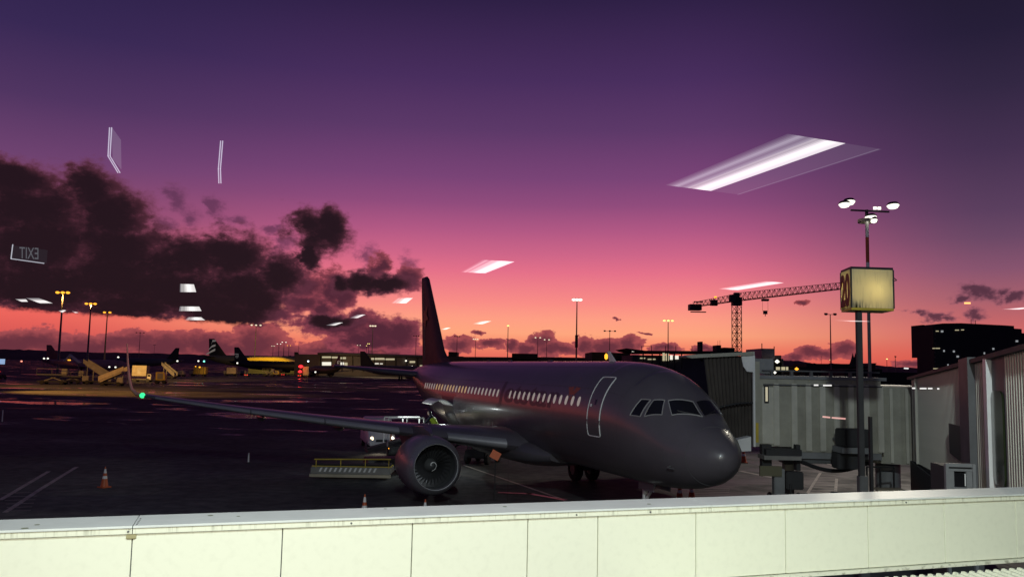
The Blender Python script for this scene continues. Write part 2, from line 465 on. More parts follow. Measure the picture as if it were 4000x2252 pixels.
# hatched stand marking under the bridge
px_line([(3205, 1845), (3150, 1932)], .14, m_paintl)
px_line([(3268, 1868), (3262, 1940)], .14, m_paintl)
for i in range(9):
    v = 1853 + i * 10
    k = (v - 1845) / 87
    px_line([(3205 - 55 * k, v), (3267, v + 2)], .12, m_paintl, name='hatch_line')
for i in range(6):
    px_line([(10 + i * 4, 1925 + i * 14), (150 - i * 6, 1922 + i * 14)], .09, m_paintl, name='hatch_line')
for i in range(5):
    px_line([(2690 + i * 6, 1905 + i * 7), (2850, 1908 + i * 7)], .09, m_paintl, name='hatch_line')

# hills
def hills(name, pix, y, m):
    pts = [at(u, v, y) for u, v in pix]; mb = MB(); a = []; b = []; c = []
    for i in range(len(pts) - 1):
        for k in range(8):
            p = pts[i].lerp(pts[i + 1], k / 8); p.z += random.uniform(-.6, .9) * y / 1500
            a.append(p); b.append(Vector((p.x, p.y - 260, -2))); c.append(Vector((p.x * 1.1, p.y + 500, -2)))
    n = len(a); vs = b + a + c
    fs = [(r * n + i, r * n + i + 1, (r + 1) * n + i + 1, (r + 1) * n + i) for r in range(2) for i in range(n - 1)]
    mb.add(vs, fs)
    return struct(part(name, mb, m, smooth_=True))


hills('hills', [(-900, 1352), (-300, 1358), (0, 1364), (150, 1366), (330, 1374), (560, 1378), (760, 1384), (900, 1392), (1000, 1398), (1060, 1396), (1110, 1388), (1170, 1389), (1240, 1400), (1500, 1412)], 2600, m_hill)
hills('hills', [(2900, 1425), (3010, 1412), (3070, 1407), (3120, 1407), (3190, 1420), (3260, 1419), (3400, 1424), (3560, 1436), (3800, 1452), (4300, 1460)], 1500, m_hill)

# ------------------------------------------------------------------ parapet in front of the window
ZT = H - 1.73
pA, pB = gnd(0, 2068, ZT), gnd(4000, 1926, ZT)
pd = (pB - pA); pd.z = 0; pd.normalize()
pn = Vector((-pd.y, pd.x, 0))              # away from the camera
if pn.y < 0: pn = -pn


def parapet_s(u, v0=1998):                # distance along the parapet for an image column
    d = ray(u, v0)
    a = pA.xy; q = Vector((d.x, d.y)); 
    det = pd.x * (-q.y) - (-q.x) * pd.y
    rx, ry = -a.x, -a.y
    return (rx * (-q.y) - (-q.x) * ry) / det


PR = Matrix((pd, pn, Vector((0, 0, 1)))).transposed()
ZB = at(4000, 2188, (at(4000, 1926, 1).normalized() and pB.y)).z
m_cream = bpy.data.materials.new('cream_cladding'); m_cream.use_nodes = True
t = m_cream.node_tree; b = t.nodes['Principled BSDF']; b.inputs['Roughness'].default_value = .42
tcn = t.nodes.new('ShaderNodeTexCoord')
mp = t.nodes.new('ShaderNodeMapping'); mp.inputs['Scale'].default_value = (26, 26, 1.2); t.links.new(tcn.outputs['Object'], mp.inputs[0])
nz = t.nodes.new('ShaderNodeTexNoise'); nz.inputs['Scale'].default_value = 1; nz.inputs['Detail'].default_value = 5; t.links.new(mp.outputs[0], nz.inputs['Vector'])
sep = t.nodes.new('ShaderNodeSeparateXYZ'); t.links.new(tcn.outputs['Object'], sep.inputs[0])
def tmr(x, a, b_, lo, hi):
    n = t.nodes.new('ShaderNodeMapRange'); n.interpolation_type = 'SMOOTHSTEP'; t.links.new(x, n.inputs[0])
    for i, q in enumerate((a, b_, lo, hi)): n.inputs[i + 1].default_value = q
    return n.outputs[0]
def tm(op, a, b_):
    n = t.nodes.new('ShaderNodeMath'); n.operation = op
    for i, x in enumerate((a, b_)):
        if isinstance(x, (int, float)): n.inputs[i].default_value = x
        else: t.links.new(x, n.inputs[i])
    return n.outputs[0]
# run-off dirt: streaks hanging from the coping (object z: 0 at the panel's top edge) and mould along the foot
streak = tm('MULTIPLY', tmr(nz.outputs['Fac'], .50, .72, 0, 1), tmr(sep.outputs[2], -.16, .0, 0, 1))
nz2 = t.nodes.new('ShaderNodeTexNoise'); nz2.inputs['Scale'].default_value = 11; nz2.inputs['Detail'].default_value = 8; t.links.new(tcn.outputs['Object'], nz2.inputs['Vector'])
foot = tm('MULTIPLY', tmr(nz2.outputs['Fac'], .50, .70, 0, .7), tmr(sep.outputs[2], ZB - ZT + .06, ZB - ZT + .01, 0, 1))
big = tm('MULTIPLY', tmr(nz2.outputs['Fac'], .45, .75, 0, 1), .06)
dirt = tm('MINIMUM', tm('ADD', tm('ADD', tm('MULTIPLY', streak, .55), foot), big), 1.0)
mx = t.nodes.new('ShaderNodeMix'); mx.data_type = 'RGBA'; t.links.new(dirt, mx.inputs[0])
mx.inputs[6].default_value = (.74, .75, .61, 1); mx.inputs[7].default_value = (.20, .20, .13, 1); t.links.new(mx.outputs[2], b.inputs['Base Color'])
m_cop = mat('coping_metal', (.66, .69, .66), .45, noise=.12, nscale=1.5)
m_moss = mat('water_mark', (.22, .24, .16), .7)

par = thing('parapet_wall', 'cream panelled parapet wall with flat metal coping running below the window', 'wall', (pA.x, pA.y, ZT))
par.rotation_euler = (0, 0, math.atan2(pd.y, pd.x))
# inside the parapet's frame: x along, y away, z up from the top
s0, s1 = -4.0, parapet_s(4000) + 8
js = [s0] + [parapet_s(u, 2060) for u in (519, 1105, 1612, 2063, 2337, 2720, 3070, 3393, 3692, 3972)]
while js[-1] < s1: js.append(js[-1] + 1.25)
HB = ZB - ZT + .05
FT = -.085                                  # foot of the coping's front lip
for a, b_ in zip(js, js[1:]):
    part('panel', MB().box(((a + b_) / 2, .035, (FT + HB) / 2), (b_ - a - .012, .05, FT - HB)), m_cream, par, bevel=.004)
part('backing_wall', MB().box(((s0 + s1) / 2, .27, (FT + HB) / 2 - .03), (s1 - s0, .40, FT - HB - .02)), m_mgrey, par)
cj = [s0, parapet_s(519, 2060), parapet_s(2775, 1960), s1]
CW = (gnd(0, 2028, ZT) - pA).dot(pn)
for a, b_ in zip(cj, cj[1:]):
    part('coping', MB().box(((a + b_) / 2, CW / 2 - .02, -.012), (b_ - a - .008, CW + .04, .024)), m_cop, par, bevel=.003)
    part('coping_lip', MB().box(((a + b_) / 2, -.012, FT / 2 - .012), (b_ - a - .008, .014, -FT - .024)), m_cream, par)
part('foot_rail', MB().box(((s0 + s1) / 2, .005, HB - .035), (s1 - s0, .07, .045)), m_cream, par)
for u, v in ((145, 2048), (97, 2062), (822, 2012), (931, 2015), (1505, 1986), (1972, 1977), (2535, 1967)):
    d_ = gnd(u, v, ZT) - pA
    part('water_mark', MB().lathe([(0, .0), (0, random.uniform(.02, .05))], (d_.dot(pd), d_.dot(pn), .003), (0, 0, 1), 14), m_moss, par)
for u, v in ((502, 2064), (1372, 2030), (2538, 1994), (2250, 2000), (3535, 1958)):
    part('screw', MB().lathe([(0, .012), (.012, .009), (.012, 0)], (parapet_s(u, v), -.019, -.06), (0, -1, 0), 10), m_mgrey, par)
for k in range(5):
    part('rivet', MB().lathe([(0, .011), (.008, .006), (.008, 0)], (cj[1] + .035, .03 + k * .085, 0), (0, 0, 1), 8), m_mgrey, par)
part('sealant_patch', MB().box((cj[1] - .01, -.004, FT - .03), (.10, .02, .05)), mat('old_sealant', (.33, .30, .16), .8), par, bevel=.008)

# the lower roof at the wall's foot
lr = thing('lower_roof', 'cream corrugated metal roof sheet below the parapet wall at bottom right', 'roof', (pA.x, pA.y, ZB))
lr.rotation_euler = par.rotation_euler
mb = MB(); prof = []
x0 = parapet_s(2500); n = 70
for i in range(n):
    for dx, dz in ((0, 0), (.05, 0), (.075, .045), (.125, .045)): prof.append((x0 + i * .15 + dx, dz))
va = [(x, -.16, -.085 + z) for x, z in prof]; vb = [(x, -2.6, -.26 + z) for x, z in prof]; k = len(prof)
mb.add(va + vb, [(i, i + 1, k + i + 1, k + i) for i in range(k - 1)])
part('roof_sheet', mb, m_cream, lr)
part('gutter', MB().box((x0 + 5, -.10, -.16), (n * .15 + 4, .2, .05)), m_dgrey, lr)
for i in range(0, n, 1):
    part('roof_screw', MB().lathe([(0, .012), (.014, .009), (.014, 0)], (x0 + i * .15 + .1, -.24, -.045), (0, 0, 1), 8), m_mgrey, lr)

# ------------------------------------------------------------------ the parked airliner
NX, NY, HD = 6.565, 24.756, R(20.864)
AF = Vector((math.sin(HD), -math.cos(HD), 0))
plane = thing('jet_airliner', 'silver twin-engine jet airliner parked nose towards the window at the gate', 'aircraft', (NX, NY, 0), math.atan2(-AF.y, -AF.x))
ST = [(0, 3.02, 2.98, .02), (.04, 3.2, 2.8, .2), (.15, 3.36, 2.63, .38), (.4, 3.58, 2.40, .62), (.8, 3.83, 2.20, .90), (1.2, 4.03, 2.07, 1.12), (1.6, 4.26, 1.97, 1.29), (2.0, 4.62, 1.90, 1.43), (2.5, 5.03, 1.84, 1.58), (3.0, 5.32, 1.80, 1.69),
      (3.6, 5.56, 1.775, 1.80), (4.4, 5.74, 1.755, 1.89), (5.4, 5.85, 1.75, 1.95), (6.6, 5.89, 1.75, 1.975), (10, 5.89, 1.75, 1.975), (15, 5.89, 1.75, 1.975), (20, 5.89, 1.75, 1.975), (23.5, 5.89, 1.76, 1.975), (25.5, 5.89, 1.98, 1.96), (28, 5.87, 2.45, 1.86),
      (30.5, 5.82, 3.05, 1.62), (33, 5.72, 3.68, 1.22), (35, 5.58, 4.18, .86), (36.6, 5.40, 4.55, .50), (37.4, 5.22, 4.78, .26), (37.57, 5.08, 4.9, .1)]


def stn(x):
    for k in range(len(ST) - 1):
        if ST[k][0] <= x <= ST[k + 1][0]:
            a, b_ = ST[k], ST[k + 1]; pa = ST[max(k - 1, 0)]; pb = ST[min(k + 2, len(ST) - 1)]
            h = b_[0] - a[0]; q = (x - a[0]) / h; out = []
            for j in (1, 2, 3):
                ma = (b_[j] - pa[j]) / (b_[0] - pa[0]) if k else (b_[j] - a[j]) / h
                mb_ = (pb[j] - a[j]) / (pb[0] - a[0])
                h00, h10, h01, h11 = 2 * q**3 - 3 * q**2 + 1, q**3 - 2 * q**2 + q, -2 * q**3 + 3 * q**2, q**3 - q**2
                out.append(h00 * a[j] + h10 * h * ma + h01 * b_[j] + h11 * h * mb_)
            return out
    return ST[-1][1:]


def skin(x, ang, off=0.):                 # ang: 0 top, 90 starboard (towards the wing one sees), 180 bottom
    tp, bt, wd = stn(x); zc, hz = (tp + bt) / 2, (tp - bt) / 2
    n = Vector((0, math.sin(ang) / max(wd, .05), math.cos(ang) / max(hz, .05))).normalized()
    return Vector((x, wd * math.sin(ang), zc + hz * math.cos(ang))) + n * off


def side(x, z, off=0., sgn=1):
    tp, bt, wd = stn(x); zc, hz = (tp + bt) / 2, (tp - bt) / 2
    a = math.acos(max(-1, min(1, (z - zc) / hz)))
    p = skin(x, a, off); p.y *= sgn; return p


xs = sorted(set([s_[0] for s_ in ST] + [i * .12 for i in range(1, 60)] + [7.2 + i * .8 for i in range(38)]))
xs = [x for x in xs if x <= 37.57]
rings = [[skin(x, 2 * math.pi * i / 64) for i in range(64)] for x in xs]
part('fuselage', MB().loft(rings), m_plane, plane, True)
# belly fairing between the wings
rr = []
for x, hw, zt, zb in ((10.6, 1.2, 2.3, 1.72), (11.4, 1.75, 2.5, 1.55), (12.6, 2.08, 2.7, 1.38), (15, 2.14, 2.75, 1.32), (18, 2.14, 2.7, 1.32), (20, 2.0, 2.5, 1.45), (21.5, 1.6, 2.2, 1.62), (22.4, 1.1, 2.05, 1.74)):
    rr.append([Vector((x, hw * math.sin(a) * (1 if True else 0), (zt + zb) / 2 + (zt - zb) / 2 * math.copysign(abs(math.cos(a))**.7, math.cos(a)))) for a in [2 * math.pi * i / 24 for i in range(24)]])
m_plane.node_tree.nodes['Principled BSDF'].inputs['Coat Roughness'].default_value = .12
part('belly_fairing', MB().loft(rr), m_plane, plane, True)


def outline_patch(pts, off, name, m, parent, nsub=5, thick=.012):
    """a plate lying on the fuselage skin: pts are (x, z) corners on the starboard side, gridded so it follows the curve"""
    mb = MB(); a, b_, c, d = pts; top = []; n = nsub
    for i in range(n + 1):
        for j in range(n + 1):
            q, r_ = i / n, j / n
            x = (1 - q) * ((1 - r_) * a[0] + r_ * d[0]) + q * ((1 - r_) * b_[0] + r_ * c[0]); z = (1 - q) * ((1 - r_) * a[1] + r_ * d[1]) + q * ((1 - r_) * b_[1] + r_ * c[1])
            top.append((x, z))
    vs = [side(x, z, off) for x, z in top] + [side(x, z, off - thick) for x, z in top]; N = (n + 1) ** 2
    idx = lambda i, j: i * (n + 1) + j
    fs = [(idx(i, j), idx(i + 1, j), idx(i + 1, j + 1), idx(i, j + 1)) for i in range(n) for j in range(n)]
    rim_ = [idx(i, 0) for i in range(n)] + [idx(n, j) for j in range(n)] + [idx(i, n) for i in range(n, 0, -1)] + [idx(0, j) for j in range(n, 0, -1)]
    fs += [(rim_[i], rim_[(i + 1) % len(rim_)], rim_[(i + 1) % len(rim_)] + N, rim_[i] + N) for i in range(len(rim_))]
    mb.add(vs, fs); return part(name, mb, m, parent, True)


def skin_tube(path, r, name, m, parent, closed=True, n=8, off=0.004):
    pts = [side(x, z, off) for x, z in path]; mb = MB()
    K = len(pts)
    rings_ = []
    for i in range(K):
        tdir = (pts[(i + 1) % K] - pts[i - 1]).normalized() if closed or 0 < i < K - 1 else ((pts[1] - pts[0]) if i == 0 else (pts[-1] - pts[-2])).normalized()
        q = tdir.to_track_quat('Z', 'Y').to_matrix()
        rings_.append([pts[i] + q @ Vector((r * math.cos(2 * math.pi * k / n), r * math.sin(2 * math.pi * k / n), 0)) for k in range(n)])
    if closed: rings_.append(rings_[0])
    mb.loft(rings_, not closed, not closed)
    return part(name, mb, m, parent, True)


# cabin windows
WZ = 4.42
winm = None
for i in range(42):
    x = 6.5 + i * .533
    if i in (14, 15): continue
    if x > 28.3: break
    mb = MB(); c = side(x, WZ, .006); N = 14
    pts = [side(x + .10 * math.copysign(abs(math.cos(a))**.8, math.cos(a)), WZ + .165 * math.copysign(abs(math.sin(a))**.8, math.sin(a)), .006) for a in [2 * math.pi * k / N for k in range(N)]]
    pin = [side(x + .125 * math.cos(a), WZ + .19 * math.sin(a), -.01) for a in [2 * math.pi * k / N for k in range(N)]]
    mb.add([c] + pts + pin, [(0, 1 + k, 1 + (k + 1) % N) for k in range(N)] + [(1 + k, 1 + N + k, 1 + N + (k + 1) % N, 1 + (k + 1) % N) for k in range(N)])
    part('window', mb, e_cab2 if (x > 19 and i % 4 and x < 26) else e_cab, plane, True)
# front service door with its pale outline
dx0, dx1, dz0, dz1 = 4.80, 5.66, 3.29, 5.31


def rrect(x0, x1, z0, z1, rad, n=5, m=14):
    out = []
    for cx, cz, a0 in ((x1 - rad, z1 - rad, 0), (x0 + rad, z1 - rad, 90), (x0 + rad, z0 + rad, 180), (x1 - rad, z0 + rad, 270)):
        out += [(cx + rad * math.cos(R(a0 + 90 * k / n)), cz + rad * math.sin(R(a0 + 90 * k / n))) for k in range(n + 1)]
    res = []
    for a, b_ in zip(out, out[1:] + out[:1]):
        l_ = math.dist(a, b_); k = max(1, int(l_ / .15)); res += [(a[0] + (b_[0] - a[0]) * q / k, a[1] + (b_[1] - a[1]) * q / k) for q in range(k)]
    return res


door = outline_patch([(dx0 + .02, dz0 + .02), (dx1 - .02, dz0 + .02), (dx1 - .02, dz1 - .02), (dx0 + .02, dz1 - .02)], .012, 'door', m_plane, plane, 10)
skin_tube(rrect(dx0, dx1, dz0, dz1, .1), .024, 'door_outline', m_white, plane)
outline_patch([(5.14, 4.36), (5.27, 4.36), (5.27, 4.54), (5.14, 4.54)], .02, 'door_window', m_dglass, plane, 3)
outline_patch([(5.42, 4.28), (5.52, 4.28), (5.52, 4.38), (5.42, 4.38)], .035, 'door_handle', m_white, plane, 2)
# cockpit windows
def front_patch(ring_pts, name, m, off=.014):  # (x, ang) corners, for the two front panes
    mb = MB(); a, b_, c, d = ring_pts; n = 6; vs = []
    for i in range(n + 1):
        for j in range(n + 1):
            q, r_ = i / n, j / n
            x = (1 - q) * ((1 - r_) * a[0] + r_ * d[0]) + q * ((1 - r_) * b_[0] + r_ * c[0]); g_ = (1 - q) * ((1 - r_) * a[1] + r_ * d[1]) + q * ((1 - r_) * b_[1] + r_ * c[1])
            vs.append(skin(x, g_, off))
    mb.add(vs, [(i * (n + 1) + j, (i + 1) * (n + 1) + j, (i + 1) * (n + 1) + j + 1, i * (n + 1) + j + 1) for i in range(n) for j in range(n)])
    return part(name, mb, m, plane, True)


for q in ([(3.158, 72.9), (2.983, 51.9), (2.669, 46.0), (2.723, 68.7)], [(2.563, 65.9), (2.585, 44.0), (2.33, 33.9), (2.08, 49.5)], [(1.869, 39.9), (2.259, 31.0), (1.985, 1.9), (1.475, 1.7)]):
    for sg in (1, -1):
        q_ = [(x, R(a) * sg) for x, a in q]
        front_patch(q_, 'cockpit_window', m_dglass, .012)
        mb = MB(); fr = []
        for (xa, aa), (xb, ab) in zip(q_, q_[1:] + q_[:1]): fr += [skin(xa + (xb - xa) * k / 5, aa + (ab - aa) * k / 5, .012) for k in range(5)]
        for a, b_ in zip(fr, fr[1:] + fr[:1]): mb.bar(a, b_, .03)
        part('window_frame', mb, m_fram if sg > 0 else m_plane, plane)
# radome seam, static plates, probe
seam = [skin(.95, 2 * math.pi * i / 48, .003) for i in range(48)]
mb = MB()
for i in range(48): mb.bar(seam[i], seam[(i + 1) % 48], .012)
part('radome_seam', mb, m_mgrey, plane)
outline_patch([(1.65, 2.8), (2.05, 2.8), (2.05, 3.2), (1.65, 3.2)], .006, 'service_hatch', m_plane, plane, 4)
for k, x_ in enumerate((3.75, 6.15, 8.6, 11.4, 14.4, 17.4, 20.4, 23.4, 26.4, 29.2)):
    rg = [skin(x_, 2 * math.pi * i / 56, .001) for i in range(56)]; rh = [skin(x_ + .014, 2 * math.pi * i / 56, .001) for i in range(56)]
    part('skin_seam', MB().add(rg + rh, [(i, (i + 1) % 56, 56 + (i + 1) % 56, 56 + i) for i in range(56)]), m_seam, plane, True)
for a_ in (28, 58, 112, 138):
    xs_ = [3.8 + k * .5 for k in range(50)]
    part('lap_joint', MB().add([skin(x_, R(a_), .001) for x_ in xs_] + [skin(x_, R(a_ + .4), .001) for x_ in xs_], [(k, k + 1, 51 + k, 50 + k) for k in range(49)]), m_seam, plane, True)
for sg in (1, -1):
    a, b_ = skin(1.48, R(3) * sg, .03), skin(1.86, R(30) * sg, .03)
    part('wiper', MB().bar(a, b_, .022), m_black, plane)
part('pitot_probe', MB().bar(side(1.5, 2.7, 0), side(1.5, 2.7, .12), .03).bar(side(1.5, 2.7, .12), side(1.25, 2.7, .14), .03), m_mgrey, plane)
part('antenna', MB().prism([(7.2, -.012, 5.86), (7.75, -.012, 5.86), (7.95, -.012, 6.28), (7.75, -.012, 6.28)], (0, .024, 0)), m_white, plane)
for x in (13.2, 18.2, 21.5):
    part('antenna', MB().prism([(x, -.05, 5.88), (x + .45, -.05, 5.88), (x + .36, -.04, 5.96), (x + .1, -.04, 5.96)], (0, .1, 0)), m_plane, plane)

# lettering on the flank: real letters bent onto the skin
def letters(txt, x_aft, z0, hgt, length, m, parent, name='lettering'):
    cu = bpy.data.curves.new('txt', 'FONT'); cu.body = txt; cu.size = 1; cu.fill_mode = 'FRONT'; cu.offset = .018
    ob = bpy.data.objects.new('txt', cu); COL.objects.link(ob)
    bpy.context.view_layer.update()
    me = bpy.data.meshes.new_from_object(ob.evaluated_get(bpy.context.evaluated_depsgraph_get()))
    bpy.data.objects.remove(ob); bm = bmesh.new(); bm.from_mesh(me)
    bmesh.ops.remove_doubles(bm, verts=bm.verts, dist=.0005)
    bx = [v.co.x for v in bm.verts]; by = [v.co.y for v in bm.verts]; x0_, x1_, y0_, y1_ = min(bx), max(bx), min(by), max(by)
    for k in range(1, 14):
        bmesh.ops.bisect_plane(bm, geom=bm.verts[:] + bm.edges[:] + bm.faces[:], plane_co=(0, y0_ + (y1_ - y0_) * k / 14, 0), plane_no=(0, 1, 0))
    return bm, me, (x0_, x1_, y0_, y1_)


bm, me, (bx0, bx1, by0, by1) = letters('Jetstar', 0, 0, 0, 0, m_letter, plane)
for v in bm.verts:
    q, r_ = (v.co.x - bx0) / (bx1 - bx0), (v.co.y - by0) / (by1 - by0)
    v.co = side(15.0 - q * 6.7, 3.78 + r_ * 1.18, .004)
bm.to_mesh(me); bm.free(); link('lettering', me, m_letter, plane)
# the orange star ahead of the lettering
mb = MB(); pts = []
for k in range(10):
    a = R(90 + 36 * k); rad = .55 if k % 2 == 0 else .24
    pts.append((7.25 - rad * math.cos(a), 4.72 + rad * math.sin(a)))
vs = [side(7.25, 4.72, .006)] + [side(x, z, .006) for x, z in pts]
part('star_emblem', mb.add(vs, [(0, 1 + k, 1 + (k + 1) % 10) for k in range(10)]), mat('star_orange', (.34, .085, .04), .45), plane)


# wings ------------------------------------------------------------
def foil(xle, chord, y, z, tk, n=11):
    top, bot = [], []
    for i in range(n):
        q = (1 - math.cos(math.pi * i / (n - 1))) / 2
        th = tk * chord * (2.97 * math.sqrt(q) - 1.26 * q - 3.52 * q**2 + 2.84 * q**3 - 1.02 * q**4) / 2 * 1.0
        top.append(Vector((xle + chord * q, y, z + th * 1.15 + .02 * chord * math.sin(math.pi * q)))); bot.append(Vector((xle + chord * q, y, z - th * .85)))
    return top + bot[-2:0:-1]


def wing(sgn):
    secs = [(1.2, 11.9, 7.0, 2.25, .15), (2.0, 12.3, 6.5, 2.30, .15), (4.2, 13.45, 5.1, 2.52, .13), (6.4, 14.55, 4.0, 2.74, .118), (9.5, 16.2, 3.2, 3.06, .112), (13, 18.0, 2.4, 3.45, .108), (16.2, 19.7, 1.7, 3.86, .105), (16.95, 20.15, 1.5, 3.97, .10)]
    W_ = part('wing', MB().loft([foil(x, c, sgn * y, z, tk) for y, x, c, z, tk in secs]), m_plane, plane, True)
    # blended winglet
    wl = []
    for k, (dy, dz, dx, c) in enumerate(((0, 0, 0, 1.5), (.28, .05, .2, 1.35), (.52, .28, .45, 1.15), (.66, .75, .75, .95), (.78, 1.5, 1.15, .7), (.88, 2.35, 1.6, .42))):
        ang = (0, 18, 50, 74, 80, 82)[k]
        f_ = foil(20.15 + dx, c, 0, 0, .09)
        wl.append([Vector((p.x, sgn * (16.95 + dy) - sgn * p.z * math.sin(R(ang)), 3.97 + dz + p.z * math.cos(R(ang)))) for p in f_])
    part('winglet', MB().loft(wl), mat('winglet_paint', (.55, .30, .22), .4) if sgn > 0 else m_plane, W_, True)
    # slats along the leading edge, one metal piece per bay
    for a, b_ in ((2.35, 4.6), (6.5, 9.4), (9.45, 12.4), (12.45, 16.4)):
        rg = []
        for y in (a, (a + b_) / 2, b_):
            for k in range(len(secs) - 1):
                if secs[k][0] <= y <= secs[k + 1][0]:
                    q = (y - secs[k][0]) / (secs[k + 1][0] - secs[k][0]); s_ = [secs[k][j] + q * (secs[k + 1][j] - secs[k][j]) for j in range(5)]
            f_ = foil(s_[1] - .05, s_[2] * .17 + .2, sgn * y, s_[3], .115 / (s_[2] * .17 + .2) * s_[2] * .62, 9)
            rg.append(f_)
        part('slat', MB().loft(rg), m_slat, W_, True)
    for y in (5.0, 8.4, 11.8):             # flap track fairings
        for k in range(len(secs) - 1):
            if secs[k][0] <= y <= secs[k + 1][0]:
                q = (y - secs[k][0]) / (secs[k + 1][0] - secs[k][0]); s_ = [secs[k][j] + q * (secs[k + 1][j] - secs[k][j]) for j in range(5)]
        xa = s_[1] + s_[2] * .55
        part('flap_fairing', MB().lathe([(0, .02), (.3, .13), (1.1, .2), (2.0, .16), (2.9, .03)], (xa, sgn * y, s_[3] - .22), (1, 0, -.05), 12), m_plane, W_, True)
    if sgn > 0:
        part('navigation_light', MB().lathe([(-.15, .01), (-.1, .09), (.0, .12), (.1, .09), (.15, .01)], (20.22, 16.95, 4.0), (1, 0, 0), 14), e_grn, W_, True)
    # engine
    ex, ey, ez = 11.25, 5.75 * sgn, 1.62
    ax = (1, 0, -.02)
    E_ = part('engine', MB().lathe([(.06, .955), (.18, 1.05), (.5, 1.14), (1.1, 1.19), (1.9, 1.18), (2.7, 1.05), (3.3, .88), (3.32, .8), (2.6, .86)], (ex, ey, ez), ax, 48), m_nac, plane, True)
    part('inlet_lip', MB().lathe([(.30, .86), (.16, .855), (.06, .88), (.0, .915), (.02, .945), (.09, .985), (.2, 1.062)], (ex, ey, ez), ax, 56), m_chrome, E_, True)
    part('highlight_ring', MB().lathe([(.055 + .016 * math.sin(k * math.pi / 3), .895 + .016 * math.cos(k * math.pi / 3)) for k in range(7)], (ex, ey, ez), ax, 56), m_highlight, E_, True)  # pale ring drawn as the highlight line of the polished lip
    part('inlet_duct', MB().lathe([(.30, .861), (.7, .87), (1.05, .88)], (ex, ey, ez), ax, 48), mat('inlet_lining', (.10, .105, .105), .5), E_, True)
    part('fan_backing', MB().lathe([(1.06, .88), (1.08, 0.0)], (ex, ey, ez), ax, 40), m_black, E_)
    part('spinner', MB().lathe([(.55, .0), (.6, .06), (.8, .18), (.98, .27), (1.05, .28)], (ex, ey, ez), ax, 24), m_mgrey, E_, True)
    part('spinner_swirl', MB().add([(ex + .60 + .011 * k - .035, ey + (.05 + .012 * k) * math.cos(k * .36), ez + (.05 + .012 * k) * math.sin(k * .36)) for k in range(14)] +
                                   [(ex + .62 + .011 * k - .035, ey + (.085 + .012 * k) * math.cos(k * .36), ez + (.085 + .012 * k) * math.sin(k * .36)) for k in range(14)], [(k, k + 1, k + 15, k + 14) for k in range(13)]), m_white, E_)
    bm_ = None
    q = Vector(ax).to_track_quat('Z', 'Y').to_matrix()
    for k in range(30):
        a = 2 * math.pi * k / 30; vs = []
        for rad, tw, hw in ((.27, R(25), .07), (.55, R(45), .085), (.87, R(62), .10)):
            for sg in (-1, 1):
                aa = a + sg * hw * math.sin(tw) / rad
                vs.append(Vector((ex, ey, ez)) + q @ Vector((rad * math.cos(aa), rad * math.sin(aa), .92 + sg * hw * math.cos(tw))))
        part('fan_blade', MB().add(vs, [(0, 1, 3, 2), (2, 3, 5, 4)]), m_blade, E_)
    part('exhaust_core', MB().lathe([(2.6, .62), (3.6, .55), (4.1, .42), (4.1, .3), (4.9, .05)], (ex, ey, ez), ax, 28), m_metal, E_, True)
    # pylon
    part('pylon', MB().loft([[Vector((x, ey + sg * hw, z)) for x, sg, z in ((xa, -1, zt), (xa, 1, zt), (xa, 1, zb), (xa, -1, zb))] for xa, zt, zb, hw in
                             ((12.1, 2.85, 2.7, .05), (12.9, 3.06, 2.5, .17), (14.3, 3.02, 2.2, .2), (16.2, 2.75, 2.0, .18), (17.6, 2.62, 2.35, .05))]), m_plane, plane, True)
    # main gear
    gx, gy = 17.7, 3.8 * sgn
    G_ = part('main_gear', MB().tube((gx, gy, .58), (gx, gy * .93, 2.5), .13, .16).tube((gx, gy * 1.12, .58), (gx, gy * .88, .58), .09).bar((gx, gy, 1.2), (gx - .6, gy * .7, 2.2), .09), m_grey, plane, True)
    part('gear_door', MB().box((gx, gy + sgn * .34, 1.6), (.85, .04, 1.4)), m_plane, G_)
    for o in (-.46, .46):
        wh = part('wheel', MB().lathe([(-.2, .3), (-.2, .5), (-.13, .58), (.13, .58), (.2, .5), (.2, .3)], (gx, gy + o, .585), (0, 1, 0), 24), m_dark, G_, True)
        part('rim', MB().lathe([(-.205, 0), (-.17, .28), (.17, .28), (.205, 0)], (gx, gy + o, .585), (0, 1, 0), 16), m_grey, wh, True)


wing(1); wing(-1)
# nose gear
NG = part('nose_gear', MB().tube((5.07, 0, .38), (5.0, 0, 2.0), .085, .1).bar((5.07, 0, 1.0), (4.2, 0, 1.9), .07).tube((5.07, -.3, .38), (5.07, .3, .38), .06), m_white, plane, True)
for o in (-.25, .25):
    part('wheel', MB().lathe([(-.1, .0), (-.11, .25), (-.08, .37), (.08, .37), (.11, .25), (.1, 0)], (5.07, o, .38), (0, 1, 0), 20), m_dark, NG, True)
for s_ in (-1, 1):
    part('gear_door', MB().box((4.4, .32 * s_, 1.66), (1.0, .03, .26)), m_nac, NG)
part('taxi_light', MB().lathe([(0, .0), (0, .08), (.06, .05)], (4.88, .0, 1.25), (1, 0, 0), 12), m_chrome, NG)

# fin, with a dark paint and pale stripe
def fin_ring(z, xl, xt, tk, n=8):
    c = xt - xl; pts = []
    for i in range(n + 1):
        q = i / n; pts.append((q, tk * math.sqrt(q) * (1 - q) * 2.3))
    return [Vector((xl + q * c, h, z)) for q, h in pts] + [Vector((xl + q * c, -h, z)) for q, h in pts[-2:0:-1]]


